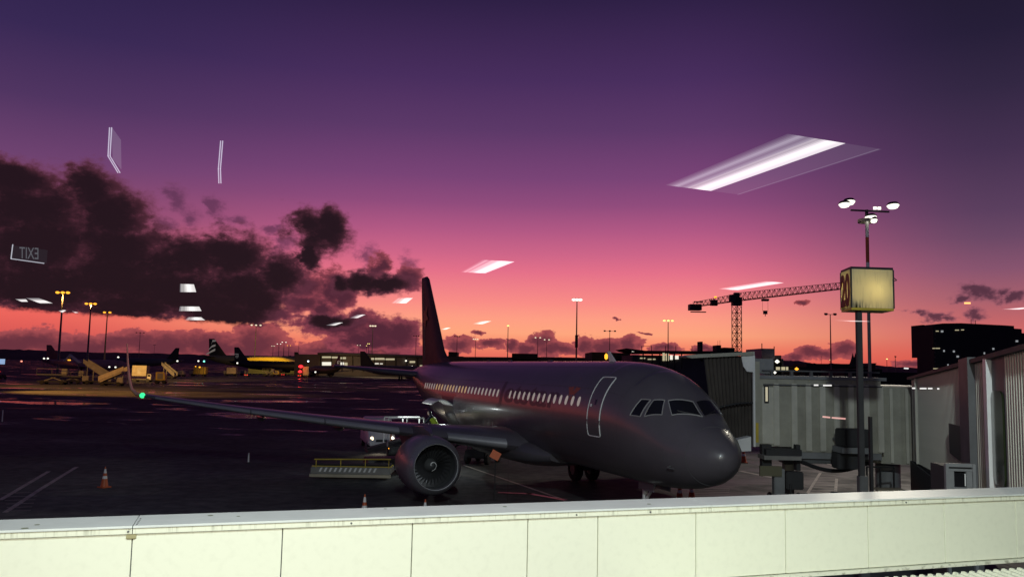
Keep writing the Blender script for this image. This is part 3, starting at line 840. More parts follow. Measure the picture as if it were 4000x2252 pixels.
FN = part('vertical_fin', MB().loft([fin_ring(5.2, 28.2, 35.4, .34), fin_ring(5.86, 28.4, 35.6, .34), fin_ring(6.15, 29.5, 35.65, .33), fin_ring(6.6, 30.25, 35.7, .31), fin_ring(8.5, 31.85, 36.0, .25), fin_ring(10.5, 33.6, 36.35, .19), fin_ring(11.55, 34.5, 36.5, .15), fin_ring(11.76, 34.95, 36.5, .06)]), m_finp, plane, True)
part('rudder_line', MB().bar((34.15, .235, 6.0), (35.6, .11, 11.4), .03), m_mgrey, FN)
pts = [(34.3, 8.0), (34.05, 8.62), (33.45, 8.72), (33.95, 9.05), (33.9, 9.7), (34.3, 9.25), (34.8, 9.45), (34.62, 8.9), (34.95, 8.4), (34.5, 8.55)]
part('star_emblem', MB().add([(34.25, .262, 8.85)] + [(x, .262, z) for x, z in pts], [(0, 1 + k, 1 + (k + 1) % 10) for k in range(10)]), mat('fin_star', (.32, .12, .03), .5), FN)
for s_ in (1, -1):
    part('tailplane', MB().loft([foil(31.9, 3.9, s_ * .6, 4.95, .10), foil(33.3, 2.7, s_ * 3.4, 5.2, .10), foil(34.75, 1.45, s_ * 6.2, 5.45, .09)]), m_plane, plane, True)
part('tail_exhaust', MB().lathe([(-.15, .2), (.05, .17), (.05, .0)], (37.5, 0, 4.99), (1, 0, 0), 16), m_dgrey, plane)

# open rear hold door
hx0, hx1 = 21.7, 23.6
outline_patch([(hx0, 2.25), (hx1, 2.25), (hx1, 3.45), (hx0, 3.45)], .01, 'hold_opening', m_black, plane, 6)
mb = MB(); rg = []
for k in range(8):
    a = R(12 - 12 * k); yy = 1.93 + k * .17; zz = 3.5 + .38 * math.sin(math.pi * k / 8.5) - .02 * k
    rg.append((yy, zz))
vs = [(hx0, y, z) for y, z in rg] + [(hx1, y, z) for y, z in rg] + [(hx0, y, z + .05) for y, z in rg] + [(hx1, y, z + .05) for y, z in rg]; n = 8
fs = [(i, i + 1, n + i + 1, n + i) for i in range(n - 1)] + [(2 * n + i, 2 * n + i + 1, 3 * n + i + 1, 3 * n + i) for i in range(n - 1)] + [(i, i + 1, 2 * n + i + 1, 2 * n + i) for i in range(n - 1)] + [(n + i, n + i + 1, 3 * n + i + 1, 3 * n + i) for i in range(n - 1)] + [(0, n, 3 * n, 2 * n), (n - 1, 2 * n - 1, 4 * n - 1, 3 * n - 1)]
part('hold_door', mb.add(vs, fs), m_white, plane, True)
part('hold_lamp', MB().box((22.6, 1.75, 3.40), (.5, .12, .05)), emis('hold_lamp', (.9, 1, .95), 2.2), plane)


def on_plane(x, y, z=0.):
    return plane.matrix_world @ Vector((x, y, z))


bpy.context.view_layer.update()

# ------------------------------------------------------------------ people
def person(name, label, loc, rz, shirt, bend=0., arm=.6):
    t_ = thing(name, label, 'person', loc, rz)
    hip = Vector((0, 0, .92)); sp = lambda h: hip + Vector((math.sin(bend) * h, 0, math.cos(bend) * h))
    V = [hip, sp(.25), sp(.48), sp(.58), sp(.66), sp(.78)]; E_ = [(0, 1), (1, 2), (2, 3), (3, 4), (4, 5)]; rad = [.15, .14, .15, .065, .085, .09]
    for s_ in (-1, 1):
        k = len(V); V += [hip + Vector((0, s_ * .1, -.06)), Vector((.05, s_ * .13, .48)), Vector((0, s_ * .14, .09)), Vector((.16, s_ * .16, .04))]
        E_ += [(0, k), (k, k + 1), (k + 1, k + 2), (k + 2, k + 3)]; rad += [.1, .075, .05, .045]
        k = len(V); sh = sp(.47) + Vector((0, s_ * .19, 0)); el_ = sh + Vector((arm * .2, s_ * .05, -.25)); ha = el_ + Vector((arm * .3, 0, -.16)); V += [sh, el_, ha]
        E_ += [(2, k), (k, k + 1), (k + 1, k + 2)]; rad += [.075, .055, .04]
    me_ = bpy.data.meshes.new('body'); me_.from_pydata([tuple(v) for v in V], E_, [])
    o = link('body', me_, None, t_); sk = o.modifiers.new('skin', 'SKIN'); o.modifiers.new('sub', 'SUBSURF').levels = 1
    for d_, r_ in zip(me_.skin_vertices[0].data, rad): d_.radius = (r_, r_)
    me_.skin_vertices[0].data[0].use_root = True
    me_.materials.append(m_navy)
    a, c_ = sp(.02), sp(.52)
    part('vest', MB().loft([[p + Vector((.175 * rr_ * math.cos(q), .215 * rr_ * math.sin(q), 0)) for q in [2 * math.pi * i / 16 for i in range(16)]] for p, rr_ in ((a, 1), (a.lerp(c_, .5), .96), (a.lerp(c_, .85), 1.02), (c_, .62))]), shirt, t_, True)
    hd = sp(.76)
    part('head', MB().lathe([(-.13, .03), (-.1, .07), (-.02, .092), (.06, .09), (.11, .055), (.125, .0)], hd, (math.sin(bend) * .5, 0, 1), 16), m_skin, t_, True)
    part('hair', MB().lathe([(.0, .098), (.07, .098), (.125, .06), (.14, .0)], hd - Vector((.012, 0, 0)), (-.25, 0, 1), 16), m_black, t_, True)
    return t_


# belt loader at the rear hold, with a loader bending over its belt
lp = on_plane(22.6, 4.6)
ld = thing('belt_loader', 'white railed belt loader raised to the open rear hold behind the wing', 'belt loader', lp, plane.rotation_euler.z)
part('belt_frame', MB().bar((0, -2.3, 2.15), (0, 1.7, 1.15), .9, .18), m_mgrey, ld)
part('belt', MB().bar((0, -2.3, 2.26), (0, 1.7, 1.26), .7, .03), m_dark, ld)
part('chassis', MB().box((0, .2, .55), (1.5, 3.0, .5)), m_mgrey, ld, bevel=.05)
for s_ in (-1, 1):
    part('side_rail', MB().bar((s_ * .5, -1.2, 2.85), (s_ * .5, .7, 2.85), .06).bar((s_ * .5, -1.2, 1.9), (s_ * .5, -1.2, 2.85), .06).bar((s_ * .5, -.3, 1.7), (s_ * .5, -.3, 2.85), .06).bar((s_ * .5, .7, 1.4), (s_ * .5, .7, 2.85), .06), m_white, ld)
    for y in (-.8, 1.2):
        part('wheel', MB().lathe([(-.12, 0), (-.12, .3), (-.09, .36), (.09, .36), (.12, .3), (.12, 0)], (s_ * .7, y, .36), (1, 0, 0), 18), m_dark, ld, True)
part('work_lamp', MB().box((.2, -1.9, 2.82), (.34, .1, .06)), emis('work_lamp', (.9, 1, 1), 4), ld)
bx = on_plane(21.2, 3.0)
pl_ = thing('work_platform', 'dark maintenance platform by the open hold door behind the wing', 'platform', bx, plane.rotation_euler.z)
part('deck', MB().box((0, 0, 1.55), (1.1, 1.3, .08)), m_dgrey, pl_)
for sx_ in (-1, 1):
    for sy_ in (-1, 1): part('leg', MB().bar((sx_ * .48, sy_ * .55, 0), (sx_ * .48, sy_ * .55, 1.51), .07), m_grey, pl_)
person('person', 'person in a yellow-green safety vest stooping at the open rear hold', (bx.x, bx.y, 1.59), R(150), m_hivis, .6, 1.1)
area('work_light', on_plane(22.4, 4.6, 3.0), on_plane(22.6, 2.6, 3.7), .3, .15, 26, (.9, 1, .97))
area('hold_light', on_plane(22.6, 2.2, 3.3), on_plane(22.6, 3.2, 1.5), .5, .2, 60, (.9, 1, .95))

# ------------------------------------------------------------------ vehicles near the wing
def wheel_mb(r_, w_): return MB().lathe([(-w_, 0), (-w_, r_ * .62), (-w_ * .96, r_ * .9), (-w_ * .7, r_), (w_ * .7, r_), (w_ * .96, r_ * .9), (w_, r_ * .62), (w_, 0)], (0, 0, 0), (0, 1, 0), 20)


def van(label, loc, rz):
    t_ = thing('van', label, 'van', loc, rz)   # nose towards local +x
    sec = [(-2.3, .45, .42, 1.92, .78, .92), (-2.1, .36, .4, 1.98, .80, .95), (0.6, .34, .4, 1.99, .80, .95), (1.15, .34, .4, 1.86, .76, .95), (1.65, .34, .4, 1.28, .84, .94), (2.2, .36, .42, 1.08, .82, .90), (2.42, .42, .44, .86, .72, .84)]
    rg = []
    for x, zb, _, zt, wt, wb in sec:
        wl_ = zb + (zt - zb) * .5
        rg.append([Vector((x, s_ * y, z)) for s_, y, z in ((1, wb * .9, zb), (1, wb, zb + .12), (1, wb, wl_), (1, wt + .02, zt - .09), (1, wt - .12, zt), (-1, wt - .12, zt), (-1, wt + .02, zt - .09), (-1, wb, wl_), (-1, wb, zb + .12), (-1, wb * .9, zb))])
    part('body', MB().loft(rg), m_white, t_, True, .0)
    ws_ = part('windscreen', MB().add([(1.19, .7, 1.83), (1.19, -.7, 1.83), (1.66, -.78, 1.30), (1.66, .78, 1.30), (1.21, .7, 1.86), (1.21, -.7, 1.86), (1.69, -.78, 1.32), (1.69, .78, 1.32)], [(4, 5, 6, 7), (0, 1, 5, 4), (2, 3, 7, 6), (0, 4, 7, 3), (1, 2, 6, 5)]), m_dglass, t_)
    for s_ in (-1, 1):
        part('side_window', MB().add([(.4, s_ * .955, 1.3), (1.35, s_ * .95, 1.3), (1.05, s_ * .86, 1.78), (.4, s_ * .86, 1.78)], [(0, 1, 2, 3)]), m_dglass, t_)
        part('mirror', MB().box((1.25, s_ * 1.06, 1.32), (.12, .2, .22)), m_black, t_, bevel=.03)
        part('headlight', MB().lathe([(.0, .13), (.05, .11), (.07, .0)], (2.36, s_ * .66, .80), (1, s_ * .15, .1), 14), e_head if s_ > 0 else emis('headlight_dim', (1, .8, .55), 2.2), t_)
        part('indicator', MB().box((2.38, s_ * .48, .78), (.05, .1, .07)), e_amb, t_)
        for x in (-1.5, 1.55):
            wh = link('wheel', wheel_mb(.33, .11).mesh('wheel', True), m_dark, t_, (x, s_ * .83, .33))
            part('hubcap', MB().lathe([(0, .2), (.02, .17), (.03, 0)], (0, s_ * .112, 0), (0, s_, 0), 14), m_grey, wh)
    part('grille', MB().box((2.40, 0, .66), (.06, .86, .2)), m_black, t_, bevel=.02)
    part('bumper', MB().box((2.38, 0, .42), (.16, 1.62, .2)), m_white, t_, bevel=.05)
    part('number_plate', MB().box((2.475, 0, .44), (.02, .38, .1)), m_white, t_)
    return t_


vp = gnd(1474, 1746)
vn = van('white van facing the window with one headlight glaring, under the wing', vp, R(-74))
pointlight('van_headlight', vn.location + Vector((.55, -2.75, .8)), 90, (1, .85, .6), .1, 70, vn.location + Vector((1.5, -9.5, 0)))

# conveyor dolly with yellow rails
dp = gnd(1370, 1868)
dl = thing('belt_loader', 'low parked belt loader with yellow handrail and striped side beneath the wing', 'belt loader', dp, R(1.5))
part('chassis', MB().box((0, .6, .38), (3.9, 1.5, .34)), m_gse2, dl, bevel=.04)
part('bumper', MB().box((0, -.2, .16), (3.95, .1, .14)), m_gse, dl)
for i in range(12):
    part('stripe', MB().add([(-1.55 + i * .24, -.165, .34), (-1.45 + i * .24, -.165, .34), (-1.36 + i * .24, -.165, .54), (-1.46 + i * .24, -.165, .54), (-1.55 + i * .24, -.14, .34), (-1.45 + i * .24, -.14, .34), (-1.36 + i * .24, -.14, .54), (-1.46 + i * .24, -.14, .54)], [(0, 1, 2, 3), (4, 5, 6, 7), (0, 1, 5, 4), (2, 3, 7, 6), (0, 3, 7, 4), (1, 2, 6, 5)]), m_white, dl)
part('handrail', MB().tube((-1.8, -.1, .92), (1.95, -.1, .98), .035, n=8), m_yellow, dl, True)
for x in (-1.7, -.5, .7, 1.85): part('rail_post', MB().tube((x, -.1, .5), (x, -.1, .93), .022, n=6), m_yellow, dl)
part('belt', MB().box((0, .6, .62), (3.8, .75, .1)), m_dark, dl)
part('belt_bed', MB().box((0, .6, .565), (3.9, .95, .04)), m_yellow, dl)
for s_ in (-1, 1):
    for y in (0.05, 1.2): link('wheel', wheel_mb(.26, .1).mesh('wheel', True), m_dark, dl, (s_ * 1.2, y, .26)).rotation_euler = (0, 0, 0)


def tug(label, loc, rz, body, group=None, beacon=None, edge=None):
    t_ = thing('tow_tractor', label, 'tractor', loc, rz, group)
    part('body', MB().box((0, 0, .62), (2.5, 1.3, .5)), body, t_, bevel=.08)
    part('bonnet', MB().box((.75, 0, .98), (.9, 1.1, .26)), body, t_, bevel=.06)
    part('seat', MB().box((-.35, 0, 1.02), (.5, 1.0, .35)), m_black, t_, bevel=.05)
    part('canopy', MB().box((-.35, 0, 1.86), (1.3, 1.2, .07)), body, t_, bevel=.02)
    for sx_ in (-.95, .22):
        for sy_ in (-.55, .55): part('canopy_post', MB().bar((sx_, sy_, .85), (sx_, sy_, 1.84), .05), edge or m_black, t_)
    for sx_ in (-.8, .85):
        for sy_ in (-.62, .62): link('wheel', wheel_mb(.34, .12).mesh('wheel', True), m_dark, t_, (sx_, sy_, .34))
    if beacon: part('beacon', MB().lathe([(0, .08), (.12, .07), (.15, 0)], (-.35, 0, 1.9), (0, 0, 1), 12), beacon, t_)
    return t_


tp_ = gnd(1560, 1795)
tg = tug('tow tractor with orange posts and amber marker lights half behind the engine', tp_, R(100), m_dgrey, edge=m_orange)
for k in range(4): part('marker_light', MB().box((-.6 + k * .28, .665, .74), (.16, .03, .07)), e_amb, tg)
tp_ = gnd(1885, 1806)
tg = tug('dark tow tractor standing below the fuselage next to a tilted orange board', tp_, R(70), m_dgrey)
op = at(1935, 1776, 35.5)
wb_ = part('warning_board', MB().box((0, 0, 0), (.40, .025, .34), M_=Matrix.Rotation(R(28), 3, 'Y')), mat('orange_board', (.85, .19, .07), .55, noise=.12), None)
wb_.location = op; tag(wb_, 'orange rectangular warning board hanging tilted below the fuselage', 'board')
part('board_post', MB().tube((0, .03, -op.z), (0, .03, .1), .02, n=8), m_dgrey, wb_)

# cones
def cone(label, p, h=.9, group='traffic cones on the apron'):
    t_ = thing('traffic_cone', label, 'traffic cone', p, random.uniform(0, 1.5), group)
    k = h / .9
    part('base', MB().box((0, 0, .025 * k), (.42 * k, .42 * k, .05 * k)), m_orange, t_, bevel=.01)
    rad = lambda z: (.17 - .15 * z / .9) * k
    for a, b_, m in ((.05, .38, m_orange), (.38, .5, m_white), (.5, .62, m_orange), (.62, .8, m_white), (.8, .9, m_orange)):
        part('band', MB().lathe([(a * k, rad(a)), (b_ * k, rad(b_))] + ([(b_ * k, 0)] if b_ == .9 else []), (0, 0, 0), (0, 0, 1), 16), m, t_, True)
    return t_


cone('orange and white cone alone on the dark apron at far left', gnd(407, 1902))
cone('orange and white cone just behind the parapet, left of the engine', Vector(((1453 - 2000) / FPX * 30.8, 30.8, 0)))
cone('orange and white cone just behind the parapet, under the engine', Vector(((1685 - 2000) / FPX * 29.9, 29.9, 0)))
cone('orange cone under the airliner nose, left one of the pair', gnd(2655, 1958))
cone('orange cone under the airliner nose, right one of the pair', gnd(2702, 1955))
cone('orange cone beyond the airliner nose, beside the bridge wheels', gnd(2905, 1806), 1.0)


def marker(label, p, h):
    t_ = thing('marker_post', label, 'post', p, 0, 'marker posts on the apron')
    part('post', MB().tube((0, 0, .04), (0, 0, h), .05, .04, 10), m_white, t_, True)
    part('base', MB().tube((0, 0, 0), (0, 0, .05), .16, .14, 12), m_black, t_)


marker('short white marker post on the dark apron left of the van', gnd(970, 1806), .55)
marker('white marker post at the left edge of the apron', gnd(8, 1648), 1.05)

# ------------------------------------------------------------------ jet bridge
jb = thing('jet_bridge', 'off-white jet bridge tunnel docked to the far side of the airliner nose', 'jet bridge', (0, 0, 0))
YB = 30.5                                  # near face of the tunnel
X = lambda u, y=YB: at(u, 1450, y).x
Z = lambda u, v, y=YB: at(u, v, y).z
# tunnel: panels between raised ribs
zt, zb = Z(3200, 1482), Z(3240, 1766)
ribu = [2965, 3035, 3105, 3160, 3215, 3270, 3325, 3385, 3440]
for a, b_ in zip(ribu, ribu[1:]):
    xa, xb = X(a), X(b_); lo = Z(3000, 1742) if b_ <= 3105 else zb
    part('panel', MB().box(((xa + xb) / 2, YB + .06, (zt + lo) / 2), (xb - xa - .01, .1, zt - lo)), m_offw, jb)
for u in ribu[1:]:
    xa = X(u); lo = Z(3000, 1742) if u <= 3035 else zb
    part('rib', MB().box((xa - .05, YB - .035, (zt + lo) / 2 - .06), (.21, .085, zt - lo - .2)), m_offw2, jb, bevel=.02)
part('tunnel_roof', MB().box(((X(2955) + X(3460)) / 2, YB + 1.5, zt + .06), (X(3460) - X(2955), 3.1, .12)), m_grey, jb)
part('tunnel_floor', MB().box(((X(3110) + X(3440)) / 2, YB + 1.5, zb - .12), (X(3440) - X(3110), 2.9, .24)), m_grey, jb)
part('far_wall', MB().box(((X(2955) + X(3440)) / 2, YB + 2.9, (zt + zb) / 2), (X(3440) - X(2955), .1, zt - zb - .02)), m_offw, jb)
part('floor_beam', MB().box(((X(3110) + X(3400)) / 2, YB + .3, zb - .34), (X(3400) - X(3110), .16, .18)), m_mgrey, jb)
# cab
cz1, cz0 = Z(2900, 1388), Z(2960, 1742)
part('cab_wall', MB().box(((X(2940) + X(2965)) / 2, YB + .0, (cz1 + cz0) / 2 - .1), (X(2965) - X(2940), .16, cz1 - cz0 - .2)), m_offw, jb)
part('cab_head', MB().box(((X(2945) + X(3030)) / 2, YB + 1.2, zt + .45), (X(3030) - X(2945), 2.0, .55)), m_grey, jb, bevel=.03)
part('edge_post', MB().box((X(2940), YB - .12, (cz1 + cz0) / 2), (.07, .14, cz1 - cz0)), m_white, jb)
dr = part('door', MB().box(((X(2975) + X(3025)) / 2, YB - .01, (zt + cz0) / 2 - .1), (X(3025) - X(2975), .05, zt - cz0 - .42)), m_offw2, jb, bevel=.01)
part('door_window', MB().box((X(2992), YB - .05, Z(2992, 1538)), (.11, .03, 1.3 * .42)), mat('lit_pane', (.2, .2, .16), .3, emit=(1, .9, .62), estr=.45), dr, bevel=.04)
part('window_trim', MB().box((X(2992), YB - .042, Z(2992, 1538)), (.17, .02, .66)), m_black, dr, bevel=.03)
# bellows: folded dark fabric round the door opening
xl, xr = X(2745), X(2936)
mb = MB(); n = 26; ra, rb = [], []
for i in range(n):
    x = xl + (xr - xl) * i / (n - 1); dy = .10 if i % 2 else -.02
    zt_ = cz1 - .02; zb_ = Z(2900, 1735) + .5 * ((n - 1 - i) / n) ** 2
    ra.append(Vector((x, YB - .1 + dy, zt_))); rb.append(Vector((x + .35 * (1 - i / n), YB - .05 + dy, zb_)))
mb.add(ra + rb, [(i, i + 1, n + i + 1, n + i) for i in range(n - 1)])
part('bellows', mb, m_bellow, jb)
part('bellows_back', MB().box(((xl + xr) / 2 + .15, YB + .25, (cz1 + cz0) / 2), (xr - xl - .3, .1, cz1 - cz0 - .3)), m_bellow, jb)
pts = [at(2678, 1392, YB - .3), at(2700, 1384, YB - .3), at(2945, 1372, YB - .3), at(2945, 1386, YB - .3), at(2700, 1398, YB - .3)]
part('hood', MB().prism(pts, (0, 1.2, 0)), m_offw, jb)
pts = [at(2893, 1376, YB - .2), at(2947, 1372, YB - .2), at(2947, 1453, YB - .2), at(2918, 1450, YB - .2), at(2904, 1430, YB - .2), at(2897, 1395, YB - .2)]
part('gusset', MB().prism(pts, (0, .08, 0)), m_white, jb)
pts = [at(2880, 1716, YB - .6), at(2934, 1704, YB - .6), at(2934, 1760, YB - .6), at(2898, 1762, YB - .6)]
part('bumper', MB().prism(pts, (0, .5, 0)), m_white, jb)
arc = [at(2780 + 160 * q, 1598 - 26 * math.sin(q * 1.7), YB - .35) for q in [i / 10 for i in range(11)]]
mb = MB()
for a, b_ in zip(arc, arc[1:]): mb.tube(a, b_, .035, n=8)
part('bellows_arm', mb, m_black, jb, True)
xa, xb = X(2980), X(3440)
part('conduit', MB().tube((xa, YB - .06, zt - .22), (xb, YB - .06, zt - .22), .03, n=8), m_mgrey, jb)
for k in range(6):
    x_ = xa + (xb - xa) * (k + .5) / 6; part('roof_bracket', MB().box((x_, YB + .1, zt + .2), (.1, .12, .18)), m_mgrey, jb)
part('cable_rail', MB().bar((xa, YB + .1, zt + .3), (xb, YB + .1, zt + .3), .05), m_mgrey, jb)
mb = MB(); pp = [Vector((X(3130) + q * (X(3400) - X(3130)), YB + .1, zb - .36 - .30 * math.sin(math.pi * min(1, q * 1.05)))) for q in [i / 14 for i in range(15)]]
for a, b_ in zip(pp, pp[1:]): mb.tube(a, b_, .07, n=8)
part('power_cable', mb, m_dark, jb, True)
part('warning_stripe', MB().box((X(2953), YB - .09, cz0 + .5), (.1, .02, .7)), m_yellow, jb)
part('wall_lamp', MB().box((X(3240), YB - .08, zt - .12), (.3, .08, .08)), mat('lamp_housing', (.3, .3, .28), .5), jb)
# drive column and bogie
cx = X(3078); yc = YB + 1.6
cx = at(3078, 1800, yc).x
part('lift_column', MB().box((cx, yc, (zb + .55) / 2 + .2), (.34, .4, zb - .55)).box((cx, yc, zb - .3), (.6, .6, .5)), m_offw, jb, bevel=.03)
part('bogie', MB().box((cx, yc, .55), (1.5, .6, .5)), m_gse2, jb, bevel=.05)
for s_ in (-1, 1):
    part('wheel', MB().lathe([(-.22, 0), (-.22, .4), (-.15, .55), (.15, .55), (.22, .4), (.22, 0)], (cx + s_ * .55, yc, .55), (1, 0, 0), 24), m_dark, jb, True)
ox = at(3040, 1850, YB - 1.3).x
sv = thing('service_stair', 'grey service stair and control post under the jet bridge cab', 'stairs', (0, 0, 0))
part('post', MB().box((ox, YB - 1.3, 1.15), (.36, .3, 2.3)), m_grey, sv, bevel=.02)
part('control_box', MB().box((ox + .55, YB - 1.2, 1.9), (.6, .4, .6)), m_dgrey, sv, bevel=.03)
part('drum', MB().lathe([(-.3, 0), (-.3, .34), (.3, .34), (.3, 0)], (ox + .8, YB - 1.0, .95), (1, 0, 0), 20), m_mgrey, sv, True)
part('cable', MB().tube((ox + .35, YB - 1.5, 1.8), (ox + .45, YB - 1.5, .1), .03, n=8), m_black, sv)
part('upper_platform', MB().box((X(3020), YB - .6, Z(3020, 1776)), (1.3, .8, .14)), m_gse2, sv)
part('hanger', MB().box((X(2975), YB - .4, Z(2975, 1790)), (.34, .3, 1.1)), m_dgrey, sv)
part('hanger', MB().box((X(3095), YB - .4, Z(3095, 1780)), (.14, .3, .9)), m_dgrey, sv)
part('deck', MB().box((X(3030), YB - .5, Z(3030, 1757)), (1.25, .7, .2)), m_dgrey, sv)
part('skirt', MB().box((at(3010, 1835, YB - 1.5).x, YB - 1.5, at(3010, 1838, YB - 1.5).z), (.75, .1, .34)), mat('olive_paint', (.13, .12, .07), .6), sv)

# air unit slung under the tunnel side, and the dark cabinet on the apron
yq = YB - 1.1
ac = part('air_unit', MB().box((0, 0, 0), (at(3380, 1700, yq).x - at(3278, 1700, yq).x, .8, .62), rz=R(4)), m_dgrey, None, bevel=.04)
ac.location = at(3330, 1708, yq); tag(ac, 'dark box-shaped air unit fixed on the side of the bridge tunnel beside the sign pole', 'air unit')
part('bracket', MB().box((0, .1, -.42), (1.0, .9, .2)).box((-.3, .62, -.1), (.08, .6, .08)).box((.3, .62, -.1), (.08, .6, .08)), m_grey, ac)
part('hose_box', MB().box((-.05, .3, -.82), (.95, .6, .55)), m_dgrey, ac, bevel=.03)
yq = YB - 2.0
cb = thing('equipment_cabinet', 'dark equipment cabinet on the apron in front of the sign pole foot', 'cabinet', (at(3322, 1900, yq).x, yq, 0))
part('body', MB().box((0, 0, .8), (1.06, .9, 1.6)), m_dgrey, cb, bevel=.03)
part('door', MB().box((-.05, -.46, .85), (.8, .03, 1.3)), m_mgrey, cb, bevel=.01)
yq = YB - 1.0
ct = thing('equipment_cart', 'open steel equipment cart with shelf right of the sign pole', 'cart', (at(3465, 1880, yq).x, yq, 0))
part('shelf', MB().box((0, 0, 1.45), (1.25, .8, .07)), m_gse2, ct)
part('top', MB().box((.1, .1, 1.62), (1.0, .6, .04)), m_gse, ct)
for sx_ in (-.55, .55):
    for sy_ in (-.35, .35): part('leg', MB().bar((sx_, sy_, .1), (sx_, sy_, 1.42), .08), m_grey, ct)
part('bin', MB().box((.2, -.1, .75), (.8, .5, .4)), m_yellow, ct, bevel=.03)
part('handrail', MB().bar((-.55, .35, 2.35), (.4, .35, 2.35), .05).bar((-.55, .35, 1.45), (-.55, .35, 2.35), .05).bar((-.08, .35, 1.45), (-.08, .35, 2.35), .05).bar((.4, .35, 1.45), (.4, .35, 2.35), .05), m_black, ct)
for sx_ in (-.45, .45): part('wheel', MB().lathe([(-.06, 0), (-.06, .15), (.06, .15), (.06, 0)], (sx_, -.35, .15), (0, 1, 0), 14), m_dark, ct)

# ------------------------------------------------------------------ rotunda and fixed walkway to the right
fw = thing('walkway_bridge', 'ribbed metal-clad fixed walkway bridge climbing towards the terminal at right', 'walkway')
ry = YB + 1.2
part('rotunda', MB().lathe([(2.35, 1.75), (5.15, 1.75), (5.2, 1.6), (5.2, 0)], (at(3500, 1600, ry + .3).x, ry + .8, 0), (0, 0, 1), 28), m_offw, fw)
rx = at(3500, 1600, ry).x
for k in range(9):
    a = R(200 + k * 17); part('rotunda_rib', MB().box((rx + 1.77 * math.cos(a), ry + .8 + 1.77 * math.sin(a), 3.75), (.10, .1, 2.7), rz=a), m_offw2, fw, bevel=.015)
part('rotunda_column', MB().tube((rx, ry + .8, 0), (rx, ry + .8, 2.4), .45, .45, 20), m_grey, fw, True)
WO = Vector((14.4, 30.0, 0)); we = Vector((-.3357, -.942, 0)); wn = Vector((-.942, .3357, 0))
tau = lambda u: ((u - 2000) / FPX * 30 - 14.4) / (.942 * (u - 2000) / FPX - .3357)
wz = lambda s_: 5.44 + .0353 * s_          # roof edge climbs towards the terminal
WH = 2.86


def wpt(s_, z, off=0.): return WO + we * s_ + wn * off + Vector((0, 0, z))


def corrugated(s_a, s_b):
    part('groove_shade', MB().prism([wpt(s_a, wz(s_a) - WH, 0), wpt(s_b, wz(s_b) - WH, 0), wpt(s_b, wz(s_b), 0), wpt(s_a, wz(s_a), 0)], -wn * .05), m_black, fw)  # black sheet stands in for the shade between the slats
    n_ = int((s_b - s_a) / .20)
    for k in range(n_):
        a = s_a + .04 + k * .20; c_ = a + .04
        o_ = link('slat', cached('slat', lambda: MB().box((0, 0, -WH / 2), (.08, .018, WH)).mesh('slat')), m_walk, fw, wpt(c_, wz(c_), .0095))
        o_.rotation_euler = (0, 0, math.atan2(we.y, we.x))


mcache = {}


def cached(key, fn):
    if key not in mcache: mcache[key] = fn()
    return mcache[key]


m_walk = mat('ribbed_cladding', (.62, .61, .51), .5, noise=.12, nscale=1.0)
t1, t2, t3, t4, t5, t6, tE = tau(3583), tau(3773), tau(3810), tau(3864), tau(3893), tau(3926), 24.
corrugated(.2, t1 - .05); corrugated(t1 + .05, t2); corrugated(t3, t4); corrugated(t6, tE)


def wpost(sa, sb, m, over=.0, depth=.12, name='post', below=0.):
    mb = MB(); zt0, zt1 = wz(sa) + over, wz(sb) + over
    c = [wpt(sa, wz(sa) - WH - below, -.05), wpt(sb, wz(sb) - WH - below, -.05), wpt(sb, zt1, -.05), wpt(sa, zt0, -.05)]
    return part(name, mb.prism(c, wn * (depth + .05)), m, fw)


wpost(t1 - .05, t1 + .05, m_offw2, 0, .1)
wpost(t2, t3, m_mgrey, .14, .16, below=2.0)
wpost(t4, t4 + .32, m_white, .02, .12)
wpost(t4 + .32, t6, m_mgrey, .0, .02, 'window_surround')
zc_ = (wz(t5) - .75)
sa, sb = t4 + .38, t6 - .06
c = []
for q, zz in ((0, 0), (.06, .1), (.2, .16), (.8, .16), (.94, .1), (1, 0)): c.append(wpt(sa + (sb - sa) * q, wz(sa) - .62 + zz - .16, .03))
for q, zz in ((1, 0), (.94, -.1), (.8, -.16), (.2, -.16), (.06, -.1), (0, 0)): c.append(wpt(sa + (sb - sa) * q, wz(sa) - 2.28 + zz, .03))
part('window', MB().prism(c, wn * .03), mat('green_glass', (.018, .028, .010), .15), fw)
c = [wpt(-.2, wz(-.2), .12), wpt(tE, wz(tE), .12), wpt(tE, wz(tE) + .09, .12), wpt(-.2, wz(-.2) + .09, .12)]
part('roof', MB().prism(c, -wn * 3.3), m_dgrey, fw)
c = [wpt(-.2, wz(-.2) - WH - .22, .02), wpt(tE, wz(tE) - WH - .22, .02), wpt(tE, wz(tE) - WH - .005, .02), wpt(-.2, wz(-.2) - WH - .005, .02)]
part('floor_slab', MB().prism(c, -wn * 3.1), m_dgrey, fw)
c = [wpt(.2, wz(.2) - WH, -3.0), wpt(tE, wz(tE) - WH, -3.0), wpt(tE, wz(tE), -3.0), wpt(.2, wz(.2), -3.0)]
part('far_wall', MB().prism(c, wn * .1), m_offw, fw)
for s_ in (t1 + .3, t3 - .2):
    part('support_column', MB().tube(wpt(s_, 0, -1.5), wpt(s_, wz(s_) - WH - .2, -1.5), .3, .3, 16), m_mgrey, fw, True)
nb = part('notice_board', MB().prism([wpt(tau(3720), wz(10) - 2.15, .08), wpt(tau(3766), wz(11) - 2.25, .08), wpt(tau(3766), wz(11) - 1.42, .08), wpt(tau(3720), wz(10) - 1.40, .08)], wn * .04), m_black, None)
tag(nb, 'black notice board on the ribbed walkway wall beside the grey post', 'notice board')
